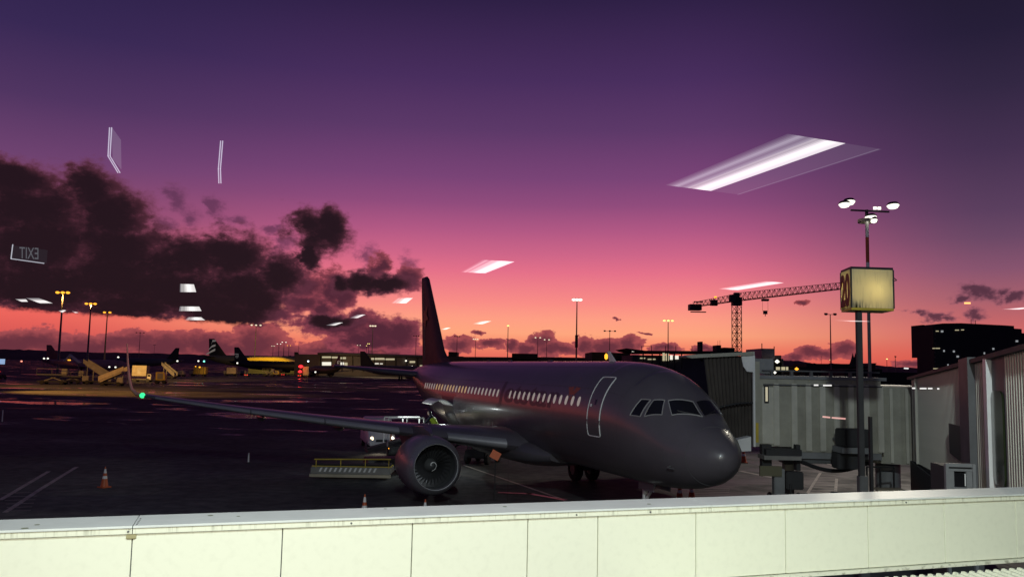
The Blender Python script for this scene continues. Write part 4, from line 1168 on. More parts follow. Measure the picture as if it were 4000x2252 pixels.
# glazed landing box below it
yb_ = 17.2
g0, g1 = at(3692, 1808, yb_), at(3803, 1808, yb_); wb = g1.x - g0.x; zt_ = g0.z
gb = thing('landing_booth', 'grey framed landing booth with a dark pane at the foot of the walkway wall', 'booth', (g0.x, yb_, 0), R(-6))
part('body', MB().box((wb / 2, .42, zt_ / 2 - .03), (wb, .7, zt_ - .06)), m_dgrey, gb)
for x in (.03, wb - .03): part('frame_post', MB().box((x, .02, zt_ / 2), (.06, .1, zt_)), m_grey, gb, bevel=.006)
for z_, h_ in ((zt_ - .03, .07), (zt_ - .125, .045), (zt_ - .55, .16)): part('rail', MB().box((wb / 2, .025, z_), (wb - .122, .08, h_)), m_grey, gb)
for x, w__ in ((.115, .10), (wb - .12, .11)): part('jamb', MB().box((x, .03, zt_ - .31), (w__, .07, .315)), m_grey, gb)
part('pane', MB().box((wb / 2, .06, zt_ - .31), (wb - .34, .02, .312)), m_dglass, gb)
part('door_handle', MB().tube((wb - .2, .0, zt_ - .44), (wb - .2, .0, zt_ - .2), .012, n=8), m_white, gb)
# dark enclosed stair going down under the walkway
es = thing('enclosed_stair', 'dark enclosed stair dropping from the walkway to the apron', 'stairs')
sC = tau(3560); sA = sA2 = tau(3692)
part('stair_wall', MB().prism([wpt(sC, wz(sC) - WH, .05), wpt(sA - .1, wz(sA) - WH - .22, .05), wpt(sA - .1, 0, .05), wpt(sC + 1.5, 0, .05), wpt(sC, 1.2, .05)], wn * .06), m_dgrey, es)
for k in range(7):
    part('step', MB().prism([wpt(sA2 - 1.2 + k * .12, 2.0 - k * .26, .14), wpt(sA2 - .7 + k * .12, 2.0 - k * .26, .14), wpt(sA2 - .7 + k * .12, 2.06 - k * .26, .14), wpt(sA2 - 1.2 + k * .12, 2.06 - k * .26, .14)], wn * .2), m_mgrey, es)

# ------------------------------------------------------------------ gate sign
sy = 21.5
sx0 = at(3378, 1500, sy).x
gs = thing('gate_sign', 'glowing yellow box sign with red number 20 on a dark pole', 'sign', (sx0, sy, 0))
bt, bb = at(3400, 1046, sy).z, at(3400, 1206, sy).z
part('pole', MB().box((-.02, .25, bb / 2), (.14, .14, bb)), m_dgrey, gs, bevel=.015)
part('pole_sleeve', MB().box((.0, .25, 1.5), (.22, .22, 3.0)), m_mgrey, gs, bevel=.02)
part('conduit', MB().box((.25, .3, 3.2), (.07, .1, 2.6)), m_black, gs)
m_sign = bpy.data.materials.new('sign_face'); m_sign.use_nodes = True; t = m_sign.node_tree; t.nodes.clear()
o_ = t.nodes.new('ShaderNodeOutputMaterial'); tr = t.nodes.new('ShaderNodeBsdfTranslucent'); df = t.nodes.new('ShaderNodeBsdfDiffuse'); mxs = t.nodes.new('ShaderNodeMixShader'); mxs.inputs[0].default_value = .45
tcn = t.nodes.new('ShaderNodeTexCoord'); nz = t.nodes.new('ShaderNodeTexNoise'); nz.inputs['Scale'].default_value = 3; nz.inputs['Detail'].default_value = 6; mp = t.nodes.new('ShaderNodeMapping'); mp.inputs['Scale'].default_value = (5, 5, .6)
t.links.new(tcn.outputs['Object'], mp.inputs[0]); t.links.new(mp.outputs[0], nz.inputs['Vector'])
sep = t.nodes.new('ShaderNodeSeparateXYZ'); t.links.new(tcn.outputs['Object'], sep.inputs[0])
mould = tm('MULTIPLY', tmr(nz.outputs['Fac'], .42, .6, 0, .95), tmr(sep.outputs[2], bb + .30, bb + .02, 0, 1))
mould = tm('ADD', tm('MULTIPLY', mould, tmr(sep.outputs[0], .30, -.2, .12, 1)), tm('MULTIPLY', tmr(nz.outputs['Fac'], .5, .7, 0, 1), .12))
mx = t.nodes.new('ShaderNodeMix'); mx.data_type = 'RGBA'; t.links.new(mould, mx.inputs[0]); mx.inputs[6].default_value = (.86, .81, .58, 1); mx.inputs[7].default_value = (.03, .028, .012, 1)
for nn in (tr, df): t.links.new(mx.outputs[2], nn.inputs[0])
t.links.new(tr.outputs[0], mxs.inputs[1]); t.links.new(df.outputs[0], mxs.inputs[2]); t.links.new(mxs.outputs[0], o_.inputs[0])
# the box: front (right-hand) face looks almost at us, the number is on the side face that looks left
c0 = at(3325, 1120, sy) - Vector((sx0, sy, 0)); c1 = at(3490, 1120, sy + .1) - Vector((sx0, sy, 0)); c2 = at(3285, 1120, sy + .95) - Vector((sx0, sy, 0))
q0, q1, q2 = Vector((c0.x, c0.y, 0)), Vector((c1.x, c1.y, 0)), Vector((c2.x, c2.y, 0)); q3 = q1 + (q2 - q0)
up = Vector((0, 0, 1))


def plate(a, b_, z0_, z1_, th, name, m):
    n_ = (b_ - a).cross(up).normalized() * th
    return part(name, MB().prism([a + up * z0_, b_ + up * z0_, b_ + up * z1_, a + up * z1_], n_), m, gs)


plate(q0, q1, bb + .03, bt - .03, -.012, 'sign_face', m_sign)
plate(q2, q0, bb + .03, bt - .03, -.012, 'sign_face', m_sign)
plate(q1, q3, bb + .03, bt - .03, -.012, 'sign_face', m_sign)
plate(q3, q2, bb + .03, bt - .03, -.012, 'sign_face', m_sign)
for z_ in (bb, bt): part('sign_frame', MB().prism([p + up * (z_ - .03) for p in (q0, q1, q3, q2)], (0, 0, .06)), m_black if z_ == bt else m_yellow, gs)
for p in (q0, q1, q2, q3): part('corner_trim', MB().box((p.x, p.y, (bb + bt) / 2), (.035, .035, bt - bb - .062)), m_dgrey, gs)
part('bracket', MB().tube((q1.x, q1.y, bt - .22), (q1.x + .09, q1.y, bt - .3), .012, n=6).tube((q1.x + .09, q1.y, bt - .3), (q1.x, q1.y, bt - .32), .012, n=6), m_black, gs)
cen = (q0 + q3) / 2
fc, lc = (q0 + q1) / 2, (q0 + q2) / 2; zm = (bb + bt) / 2
pointlight('sign_bulb', (sx0 + fc.x + .14, sy + fc.y + .30, zm - .02), 6.0, (1, .84, .50), .09)
pointlight('sign_bulb', (sx0 + lc.x + .34, sy + lc.y + .12, zm), 6.0, (1, .84, .50), .10)
# the number, standing proud of the left face
cu = bpy.data.curves.new('num', 'FONT'); cu.body = '20'; cu.size = 1; cu.extrude = .01; cu.offset = .03
ob = bpy.data.objects.new('num', cu); COL.objects.link(ob); bpy.context.view_layer.update()
me = bpy.data.meshes.new_from_object(ob.evaluated_get(bpy.context.evaluated_depsgraph_get())); bpy.data.objects.remove(ob)
vx = [v.co.x for v in me.vertices]; vy = [v.co.y for v in me.vertices]; a0, a1, b0, b1 = min(vx), max(vx), min(vy), max(vy)
ef = (q0 - q2); nn_ = ef.cross(up).normalized()
if nn_.dot(Vector((-1, -1, 0))) < 0: nn_ = -nn_
for v in me.vertices:
    v.co = q2 + ef * (.06 + .84 * (v.co.x - a0) / (a1 - a0)) + up * (bb + .08 + (bt - bb - .2) * (v.co.y - b0) / (b1 - b0)) + nn_ * (.016 + v.co.z)
link('number', me, mat('sign_number_red', (.16, .022, .012), .6), gs)

# ------------------------------------------------------------------ floodlight masts
mcache = {}


def cached(key, fn):
    if key not in mcache: mcache[key] = fn()
    return mcache[key]


def mast(label, u, v_top, kind='sodium', h=25., heads=3, wide=3.2, y=None, thick=1., group='floodlight masts across the airport'):
    y = y or (h - H) * FPX / max(1381 + .0222 * u - v_top, 5)
    p = at(u, v_top, y); h = p.z
    t_ = thing('floodlight_mast', label, 'floodlight', (p.x, p.y, 0), 0, group)
    link('pole', cached(('pole', thick), lambda: MB().tube((0, 0, 0), (0, 0, 1), .30 * thick, .14 * thick, 10).mesh('pole', True)), m_steel, t_).scale = (1, 1, h - .2)
    link('crossarm', cached(('arm', wide), lambda: MB().box((0, 0, 0), (wide, .25, .16)).mesh('crossarm')), m_steel, t_, (0, 0, h - .2))
    em = {'sodium': e_sod, 'white': e_whi, 'yellow': e_yel, 'off': m_black, 'dim': e_dimw}[kind]
    for k in range(heads):
        x = (k - (heads - 1) / 2) * wide / max(heads - 1, 1) if heads > 1 else 0
        hd_ = link('lamp_head', cached('lamp_head', lambda: MB().box((0, 0, .3), (1.0, .6, .26)).mesh('lamp_head', False, .05)), m_steel, t_, (x, -.1, h - .2))
        link('lamp', cached(('lamp', kind), lambda: MB().lathe([(-.42, 0), (-.34, .36), (-.1, .6), (.14, .56), (.3, .3)], (0, 0, 0), (0, 0, 1), 12).mesh('lamp', True)), em, hd_, (0, -.15, .05))
    return t_


def light_at(t_, watt, colr, tgt=None, ang=None):
    p = t_.location; z = max(c.location.z for c in t_.children)
    return pointlight('mast_light', (p.x, p.y - 1, z - .6), watt, colr, .8, ang, tgt)


mA = mast('tallest sodium-lit mast at the far left', 247, 1140, thick=1.4)
mB_ = mast('sodium-lit mast, middle one of the three orange masts at left', 356, 1184, thick=1.4)
mC = mast('sodium-lit mast, shortest of the three orange masts at left', 420, 1218, heads=2, wide=2.4, thick=1.4)
mast('thin unlit mast rising right of the three orange masts', 548, 1298, 'off', wide=6)
mast('faint unlit mast nearest the small dark tail fin', 604, 1346, 'off', wide=3)
mast('dark mast with one lit head above the coiled-emblem tail', 1001, 1268, 'dim', wide=5)
for lab, u, v, kd, hd in (('small white-lit mast, leftmost of the far four beyond the yellow roof', 1067, 1350, 'dim', 3), ('small white-lit mast, second of the far four beyond the yellow roof', 1090, 1342, 'white', 2),
                          ('small white-lit mast, tallest of the far four beyond the yellow roof', 1110, 1335, 'white', 2), ('small orange-lit mast, rightmost of the far four beyond the yellow roof', 1129, 1348, 'sodium', 2)):
    mast(lab, u, v, kd, heads=hd, wide=4, thick=1.6)
mast('bare thin pole standing above the small black fin', 1167, 1340, 'off', heads=0, wide=.5)
mast('tiny white mast above the long pier roof, left of the yellow pair', 1402, 1347, 'dim', heads=2)
mast('small yellow-lit mast, left one of the close pair over the pier', 1432, 1349, 'yellow', heads=1, wide=1, thick=1.4)
mast('bright yellow mast, right one of the close pair over the pier', 1440, 1341, 'yellow', heads=2, wide=1.6, thick=1.4)
mast('tall thin mast over the long pier left of the airliner fin', 1457, 1271, 'dim', wide=2.6)
mast('dark short mast close to the left edge of the airliner fin', 1626, 1310, 'off')
mast('dark mast just right of the airliner fin', 1786, 1312, 'off')
mast('short mast with faint yellow heads, second right of the fin', 1858, 1323, 'dim')
mast('mast with a single round bright lamp above the airliner roof', 1985, 1270, 'yellow', heads=1, wide=1)
mast('short mast left of the paired masts over the airliner roof', 2101, 1317, 'dim', heads=2)
mast('short yellow-headed mast above the middle of the airliner roof', 2136, 1325, 'dim', heads=2)
mS = mast('tall white-lit mast with a thick dark sleeve above the airliner roof', 2254, 1168, 'white', wide=1.9)
yS = mS.location.y
part('sleeve', MB().tube((0, 0, at(2254, 1357, yS).z), (0, 0, at(2254, 1308, yS).z), .42, .42, 12), m_dgrey, mS, True)
mast('unlit triple-headed mast right of the tall white mast', 2382, 1291, 'off', wide=5.5)
mast('yellow-lit mast between the tall white mast and the crane', 2610, 1250, 'yellow', wide=3.2)
mast('thin unlit pole between the crane and the gate sign', 3243, 1225, 'off', heads=2, wide=3)
mast('tiny dark lamp left of the gate sign pole', 3208, 1392, 'off', heads=1, wide=1)
mast('tiny yellow lamp on the skyline left of the gate sign', 3241, 1404, 'yellow', heads=1, wide=1)
mast('small yellow street lamp right of the gate sign pole', 3464, 1400, 'yellow', heads=1, wide=1, h=16)
mast('small dark street lamp beside the yellow one right of the sign', 3497, 1391, 'off', heads=1, wide=1, h=16)

# the near mast behind the gate sign, white and orange bands
fy = 62.
fb = at(3386, 860, fy)
fm = thing('floodlight_mast', 'tall banded mast with dazzling white floodlights behind the gate sign', 'floodlight', (fb.x, fy, 0))
part('pole', MB().tube((0, 0, 0), (0, 0, fb.z - 2.0), .13, .11, 14), m_gse2, fm, True)
zz = [fb.z - 5.2, fb.z - 3.2, fb.z - 1.3, fb.z - .1]
for k, m in enumerate((m_white, m_orange, m_white)): part('band', MB().tube((0, 0, zz[k]), (0, 0, zz[k + 1]), .125, .125, 14), m, fm, True)
part('ring', MB().lathe([(-.12, .7), (.12, .7), (.12, .55), (-.12, .55), (-.12, .7)], (0.05, 0, fb.z - .05), (0, 0, 1), 24), m_gse, fm)
part('crossarm', MB().bar((-1.2, 0, fb.z + .75), (1.7, 0, fb.z + .68), .12).tube((0, 0, fb.z - .1), (0, 0, fb.z + .8), .12), m_dgrey, fm)
for dx, dz, r_, dy in ((-1.75, 1.2, .42, -.2), (-1.2, 1.5, .44, .3), (2.0, 1.22, .44, 0), (.12, .22, .42, -.4), (.25, -.02, .26, -.6)):
    hd_ = part('lamp_head', MB().lathe([(.16, .0), (.15, r_ * .8), (0, r_ * 1.05), (-.05, r_)], (dx, dy, fb.z + dz), (0, .15, 1), 16), m_dgrey, fm, True)
    part('lamp', MB().lathe([(0, r_ * .98), (-.08, r_ * 1.0), (-.24, r_ * .74), (-.32, 0)], (dx, dy, fb.z + dz), (0, .15, 1), 16), e_whi, hd_, True)
for k in range(2): part('small_lamp', MB().box((.55 + k * .32, -.2, fb.z + .9), (.22, .12, .2)), e_whi, fm)
for dx, tg_ in ((-1.5, (2, 36, 0)), (2.0, (16, 38, 0))):
    pointlight('mast_flood', (fb.x + dx, fy - .8, fb.z + .4), 5200, (1, .92, .74), .4, 95, tg_)

light_at(mA, 26000, (1, .50, .12), gnd(420, 1470), 50)
light_at(mB_, 26000, (1, .50, .12), gnd(560, 1450), 50)
# the next mast of the same row stands just outside the view and lights the service vehicles from the left
pointlight('mast_light', (-96, 138, 25), 52000, (1, .46, .10), .8, 84, (-76, 190, 3))
pointlight('mast_light', (-96, 138, 25), 650000, (1, .54, .15), .8, 19, (-94, 262, 2))
pointlight('mast_light', (-96, 138, 25), 110000, (1, .44, .08), .8, 46, (-68, 141, 0))
pointlight('pier_fill', (-62, 372, 20), 36000, (1, .66, .32), 1., 165, (-40, 402, 2))  # unseen lamp, added to brighten the pier wall

# ------------------------------------------------------------------ tower crane
ck = thing('tower_crane', 'dark tower crane with level lattice jib above the terminal roofs', 'crane')
T0 = at(2878, 1300, 224.); cd = Vector((.426, -.905, 0)); zj = at(2878, 1180, 224.).z; cn = Vector((.905, .426, 0))


def lattice(a, b_, w0, w1, n, thick, tri=False):
    a, b_ = Vector(a), Vector(b_); d = (b_ - a).normalized()
    s_ = d.cross(up) if abs(d.z) < .9 else Vector((.8, .6, 0)); s_.normalize(); v_ = s_.cross(d).normalized()
    mb = MB()
    def cor(q):
        p = a.lerp(b_, q); w_ = w0 + (w1 - w0) * q
        return [p + s_ * w_ / 2, p - s_ * w_ / 2, p + v_ * w_] if tri else [p + s_ * w_ / 2 + v_ * w_ / 2, p - s_ * w_ / 2 + v_ * w_ / 2, p - s_ * w_ / 2 - v_ * w_ / 2, p + s_ * w_ / 2 - v_ * w_ / 2]
    k = 3 if tri else 4
    for i in range(n):
        c, e_ = cor(i / n), cor((i + 1) / n)
        md = cor((i + .5) / n)
        for j in range(k):
            mb.bar(c[j], e_[j], thick); mb.bar(c[j], c[(j + 1) % k], thick * .7)
            if tri: mb.bar(c[j], md[(j + 1) % k], thick * .6); mb.bar(md[(j + 1) % k], e_[j], thick * .6)
            else: mb.bar(c[j], e_[(j + 1) % k], thick * .6)
    return mb


part('tower', lattice((T0.x, T0.y, 0), (T0.x, T0.y, zj - 1.0), 1.8, 1.8, 13, .17), m_crane, ck)
part('slewing_unit', MB().box((T0.x, T0.y, zj + .2), (2.4, 2.4, 2.2)).box((T0.x, T0.y, zj + 1.8), (1.4, 1.4, 1.6)), m_crane, ck)
part('cab', MB().box((T0.x - 1.6, T0.y - 1.5, zj + .9), (1.5, 1.5, 1.9)), m_crane, ck)
J1 = T0 + cd * 40; J0 = T0 - cd * 19
part('jib', lattice((T0.x, T0.y, zj + .4), (J1.x, J1.y, zj + .9), 2.1, 1.4, 22, .12, True), m_crane, ck)
part('counter_jib', lattice((T0.x, T0.y, zj + .4), (J0.x, J0.y, zj - .2), 1.9, 1.3, 10, .12, True), m_crane, ck)
part('counterweight', MB().box((J0.x + .6, J0.y, zj - .3), (3.4, 3.0, 1.7)).box((J0.x + 1.2, J0.y - 2, zj + 1.2), (2.6, .3, .3)).box((J0.x + 1.6, J0.y, zj - 1.6), (4.4, 1, .25)), m_crane, ck)
part('winch', MB().box((J0.x + 4.2, J0.y - 8.0, zj + .5), (1.8, 1.6, 1.6)), m_crane, ck)
part('warning_lamp', MB().box((J0.x + 4.5, J0.y - 8.6, zj + 2.0), (.6, .6, .5)), e_amb, ck)
tr_ = T0 + cd * 11
part('trolley', MB().box((tr_.x, tr_.y, zj - .1), (1.6, 1.6, .5)).bar((tr_.x - .7, tr_.y, zj), (tr_.x - .7, tr_.y, zj - 3), .05).bar((tr_.x + .7, tr_.y, zj), (tr_.x + .7, tr_.y, zj - 3), .05), m_crane, ck)
part('hook_block', MB().box((tr_.x, tr_.y, zj - 3.3), (1.0, .5, .9)).tube((tr_.x, tr_.y, zj - 4.3), (tr_.x, tr_.y, zj - 3.7), .1), m_crane, ck)

# ------------------------------------------------------------------ buildings
def block(t_, name, u0, v0, u1, v1, y0, y1, depth, m, zb=0.):
    """a block whose front top edge runs from (u0,v0) at depth y0 to (u1,v1) at depth y1"""
    a, b_ = at(u0, v0, y0), at(u1, v1, y1); n_ = Vector((-(b_ - a).y, (b_ - a).x, 0)).normalized()
    if n_.y < 0: n_ = -n_
    return part(name, MB().prism([(a.x, a.y, zb), (b_.x, b_.y, zb), (b_.x, b_.y, b_.z), (a.x, a.y, a.z)], n_ * depth), m, t_)


def face_window(t_, u0, v0, u1, v1, y0, y1, m, off=.15, name='window'):
    a, b_ = at(u0, v1, y0), at(u1, v1, y1); c, d = at(u1, v0, y1), at(u0, v0, y0)
    n_ = Vector((-(b_ - a).y, (b_ - a).x, 0)).normalized()
    if n_.y > 0: n_ = -n_
    return part(name, MB().prism([a + n_ * .02, b_ + n_ * .02, c + n_ * .02, d + n_ * .02], n_ * off), m, t_)


pr = thing('terminal_pier', 'long low terminal pier with lit windows left of the airliner fin', 'terminal')
yw = lambda u: 1 / (1 / 400 + (1 / 466 - 1 / 400) * (u - 1245) / 555)
block(pr, 'wall', 1248, 1383, 1800, 1398, yw(1248), yw(1800), 22, m_bldg)
a, b_ = at(1240, 1379, yw(1240) - 2), at(1800, 1396, yw(1800) - 2)
part('roof', MB().prism([a + Vector((0, 0, -.5)), b_ + Vector((0, 0, -.5)), b_ + Vector((0, 0, .3)), a + Vector((0, 0, .3))], (0, 28, .8)), m_roof, pr)
for u0, u1, v0, v1, m in ((1258, 1292, 1391, 1397, e_win), (1295, 1318, 1392, 1398, e_win), (1330, 1350, 1394, 1401, e_win), (1450, 1472, 1397, 1404, e_win), (1474, 1500, 1397, 1404, e_win), (1502, 1540, 1399, 1405, e_win),
                          (1258, 1293, 1413, 1426, e_win2), (1330, 1342, 1414, 1424, e_win2), (1345, 1356, 1415, 1428, e_win), (1462, 1478, 1417, 1421, e_win2), (1484, 1494, 1418, 1421, e_win2), (1600, 1620, 1409, 1416, e_win), (1640, 1648, 1425, 1432, e_win)):
    face_window(pr, u0, v0, u1, v1, yw(u0), yw(u1), m, .3)
for k in range(12):
    u = 1250 + k * 42; face_window(pr, u, 1389 + k * .9, u + 2, 1450, yw(u), yw(u + 2), m_bldg2, .5, 'pilaster')
for u, v in ((1415, 1434), (1586, 1408), (1610, 1431)):
    p = at(u, v, yw(u) - 1.5); part('wall_lamp', MB().lathe([(-.5, 0), (0, .55), (.5, 0)], p, (0, 0, 1), 10), e_whi, pr)

pr = thing('terminal_hall', 'wide dark terminal roofs with a few lit windows behind the airliner fuselage', 'terminal')
yh = 300.
block(pr, 'wall', 1760, 1401, 2720, 1408, yh, yh, 30, m_bldg)
block(pr, 'roof', 1750, 1392, 2000, 1394, yh - 3, yh - 3, 34, m_roof, 7.0)
block(pr, 'roof', 2000, 1379, 2100, 1381, yh, yh, 30, m_bldg2, 7.0)
block(pr, 'roof', 2104, 1393, 2310, 1396, yh - 3, yh - 3, 34, m_roof, 7.0)
block(pr, 'plant_room', 1752, 1373, 1785, 1374, yh + 8, yh + 8, 12, m_bldg2, 7.0)
block(pr, 'plant_room', 2303, 1378, 2330, 1378, yh - 20, yh - 20, 12, m_bldg2)
block(pr, 'wall', 2312, 1374, 2462, 1378, yh - 40, yh - 40, 24, m_bldg2)
for u0, u1, v0, v1, m in ((1790, 1793, 1399, 1408, e_win2), (1797, 1801, 1399, 1409, e_win), (1820, 1824, 1408, 1413, e_win2), (1828, 1838, 1401, 1412, e_win), (1842, 1880, 1401, 1404, e_win), (2330, 2345, 1396, 1399, e_win)):
    face_window(pr, u0, v0, u1, v1, yh, yh, m, .3)
p = at(2368, 1392, yh - 44); part('wall_lamp', MB().lathe([(-.9, .1), (-.5, .5), (.5, .5), (1, .1)], p, (0, 0, 1), 10), e_amb, pr)

pr = thing('control_building', 'flat-roofed building with jutting canopy and lit bays behind the airliner nose', 'building')
yc_ = 190.
block(pr, 'wall', 2470, 1385, 2900, 1392, yc_, yc_, 18, m_bldg)
pts = [at(2447, 1359, yc_ - 3), at(2520, 1368, yc_ - 3), at(2900, 1371, yc_ - 3), at(2900, 1378, yc_ - 3), at(2505, 1376, yc_ - 3), at(2460, 1366, yc_ - 3)]
part('roof', MB().prism(pts, (0, 20, 0)), m_bldg2, pr)
block(pr, 'plant_room', 2735, 1333, 2745, 1333, yc_, yc_, 3, m_bldg2, 8)
block(pr, 'plant_room', 2800, 1347, 2817, 1347, yc_, yc_, 4, m_bldg2, 8)
block(pr, 'parapet', 2830, 1356, 2870, 1358, yc_, yc_, 8, m_bldg2, 8)
for u0, u1, v0, v1, m in ((2588, 2596, 1376, 1408, e_win), (2600, 2612, 1380, 1408, e_win), (2617, 2627, 1386, 1404, e_win2), (2636, 2650, 1388, 1402, e_win2), (2500, 2520, 1396, 1400, e_win), (2468, 2476, 1371, 1373, e_win2), (2530, 2560, 1400, 1404, e_win)):
    face_window(pr, u0, v0, u1, v1, yc_, yc_, m, .2)
for u in (2510, 2545, 2575, 2605, 2632, 2660): face_window(pr, u, 1372, u + 4, 1440, yc_ - 1, yc_ - 1, m_bldg2, .3, 'column')
mb = MB()
for u in (2506, 2545, 2600, 2640, 2703):
    a = at(u, 1350, yc_); mb.bar((a.x, a.y, a.z - 1.6), a, .12)
a, b_ = at(2506, 1352, yc_), at(2545, 1351, yc_); mb.bar(a, b_, .1)
part('roof_railing', mb, m_bldg2, pr)
for u, v in ((2804, 1330), (2812, 1328)):
    a = at(u, v, yc_ + 1); part('aerial', MB().bar((a.x, a.y, a.z - 1.4), a, .06), m_bldg2, pr)

pr = thing('service_building', 'small grey stepped building with bright lamps above the bridge tunnel', 'building')
ys = 120.
block(pr, 'wall', 2950, 1405, 3060, 1400, ys, ys, 10, m_bldg)
block(pr, 'upper_storey', 2975, 1360, 3026, 1361, ys, ys, 8, m_grey, 4)
block(pr, 'side_wing', 3028, 1387, 3052, 1387, ys, ys, 8, m_bldg, 4)
a = at(2976, 1340, ys); part('aerial', MB().bar((a.x, a.y, a.z - 1), a, .1), m_bldg2, pr)
a = at(3024, 1352, ys); part('aerial', MB().bar((a.x, a.y, a.z - .5), a, .1), m_bldg2, pr)
for u, v, m, r_ in ((2996, 1413, e_amb, .22), (3036, 1411, e_whi, .3), (3112, 1440, e_sod, .26), (3027, 1454, e_whi, .2)):
    p = at(u, v, ys - 1); part('wall_lamp', MB().lathe([(-r_, 0), (0, r_ * 1.2), (r_, 0)], p, (0, 0, 1), 10), m, pr)
for u0, u1 in ((3031, 3046), (3052, 3066), (3070, 3078)): face_window(pr, u0, 1432, u1, 1445, ys, ys, e_win, .1)
block(pr, 'low_wing', 3060, 1428, 3170, 1432, ys, ys, 8, m_bldg2)

pr = thing('dark_block', 'black flat-topped building with scattered tiny lights above the ribbed walkway', 'building')
yd = 105.
xa = [(3645, 1271), (3682, 1262), (3755, 1261), (3932, 1270), (3960, 1282), (3990, 1300)]
for (u0, v0), (u1, v1), dv in zip(xa, xa[1:] + [(4200, 1322)], (0, 0, 0, 0, 0, 0)):
    block(pr, 'wall', u0, v0, u1 + 1, v1 if abs(v1 - v0) < 11 else v0 + 2, yd, yd, 4.4, m_bldg2)
for u, v in ((3602, 1268), (3653, 1266), (3975, 1285)): block(pr, 'roof_unit', u, v, u + 10, v, yd + 3, yd + 3, 3, m_bldg2, 8)
for u, v in ((3793, 1247), (3810, 1250)):
    a = at(u, v, yd + 2); part('aerial', MB().bar((a.x, a.y, a.z - .8), a, .05), m_bldg2, pr)
for u, v, wd in ((3655, 1291, 10), (3675, 1290, 8), (3730, 1287, 14), (3754, 1286, 10), (3642, 1358, 28), (3684, 1366, 5), (3722, 1368, 6), (3736, 1388, 8), (3700, 1421, 4), (3842, 1375, 4), (3876, 1358, 6), (3967, 1328, 8), (3645, 1437, 20)):
    face_window(pr, u, v, u + wd, v + (3 if wd > 9 else 7), yd, yd, e_win if wd > 9 else e_dot, .1)
for k in range(9): face_window(pr, 3650, 1282 + k * 18, 3653, 1290 + k * 18, yd, yd, m_bldg, .1, 'ladder_rung')

pr = thing('spired_roof', 'distant dark roof with twin pointed spires beside the gate sign pole', 'building')
ysr = 420.
for u in (3331, 3341):
    p = at(u, 1376, ysr); mb = MB().lathe([(-7.5, 3.0), (-5.5, 1.6), (-3.5, .9), (-1.5, .35), (0, .02)], p, (0, 0, 1), 10); part('spire', mb, m_bldg2, pr, True)
block(pr, 'wall', 3150, 1419, 3420, 1421, ysr, ysr, 20, m_bldg2)
pr = thing('flat_shed', 'long dark shed roofline right of the gate sign pole', 'building')
block(pr, 'wall', 3300, 1442, 3445, 1440, 130, 130, 10, m_bldg2)
block(pr, 'wall', 3445, 1452, 3800, 1460, 130, 130, 10, m_bldg2)
part('canopy', MB().prism([at(3400, 1424, 131), at(3425, 1417, 131), at(3420, 1424, 131), at(3400, 1430, 131)], (0, 6, 0)), m_bldg2, pr)
p = at(3355, 1395, 100); fp = thing('flagpole', 'slim white pole left of the gate sign pole', 'pole', (p.x, p.y, 0)); part('pole', MB().tube((0, 0, 0), (0, 0, at(3353, 1361, 100).z), .09, .06, 8), m_white, fp)

# yellow dome-roofed hangar
p0 = at(1085, 1412, 450); hg = thing('hangar', 'low hangar with a curved yellow-lit roof behind the coiled-emblem tail', 'hangar', (p0.x, p0.y, 0))
m_hgr = mat('hangar_yellow', (.62, .40, .05), .5, noise=.15, nscale=.1)
sc = 450 / FPX
zt_ = at(1060, 1393, 450).z; zb_ = at(1060, 1416, 450).z
rg = []
for q in [i / 14 for i in range(15)]:
    x = (-120 + 185 * q) * sc; hh = (.55 + .45 * math.sin(math.pi * min(1, .25 + q * .45))) * (1 if q < .6 else math.cos((q - .6) / .4 * 1.45))
    rg.append([Vector((x, 0, zb_ - 1)), Vector((x, 0, zb_ + (zt_ - zb_) * hh * .8)), Vector((x, 6, zb_ + (zt_ - zb_) * hh)), Vector((x, 22, zb_ + (zt_ - zb_) * hh * .7)), Vector((x, 22, zb_ - 1))])
part('roof', MB().loft(rg), m_hgr, hg, True)
part('wall', MB().box((-25 * sc, 11, (zb_ - 1) / 2), (180 * sc, 20, zb_ - 1)), m_bldg, hg)
pointlight('hangar_fill', (p0.x - 4, p0.y - 16, zt_ + 12), 32000, (1, .70, .10), 1.0, 110, (p0.x - 4, p0.y + 6, zb_))  # unseen lamp, added to brighten the curved roof

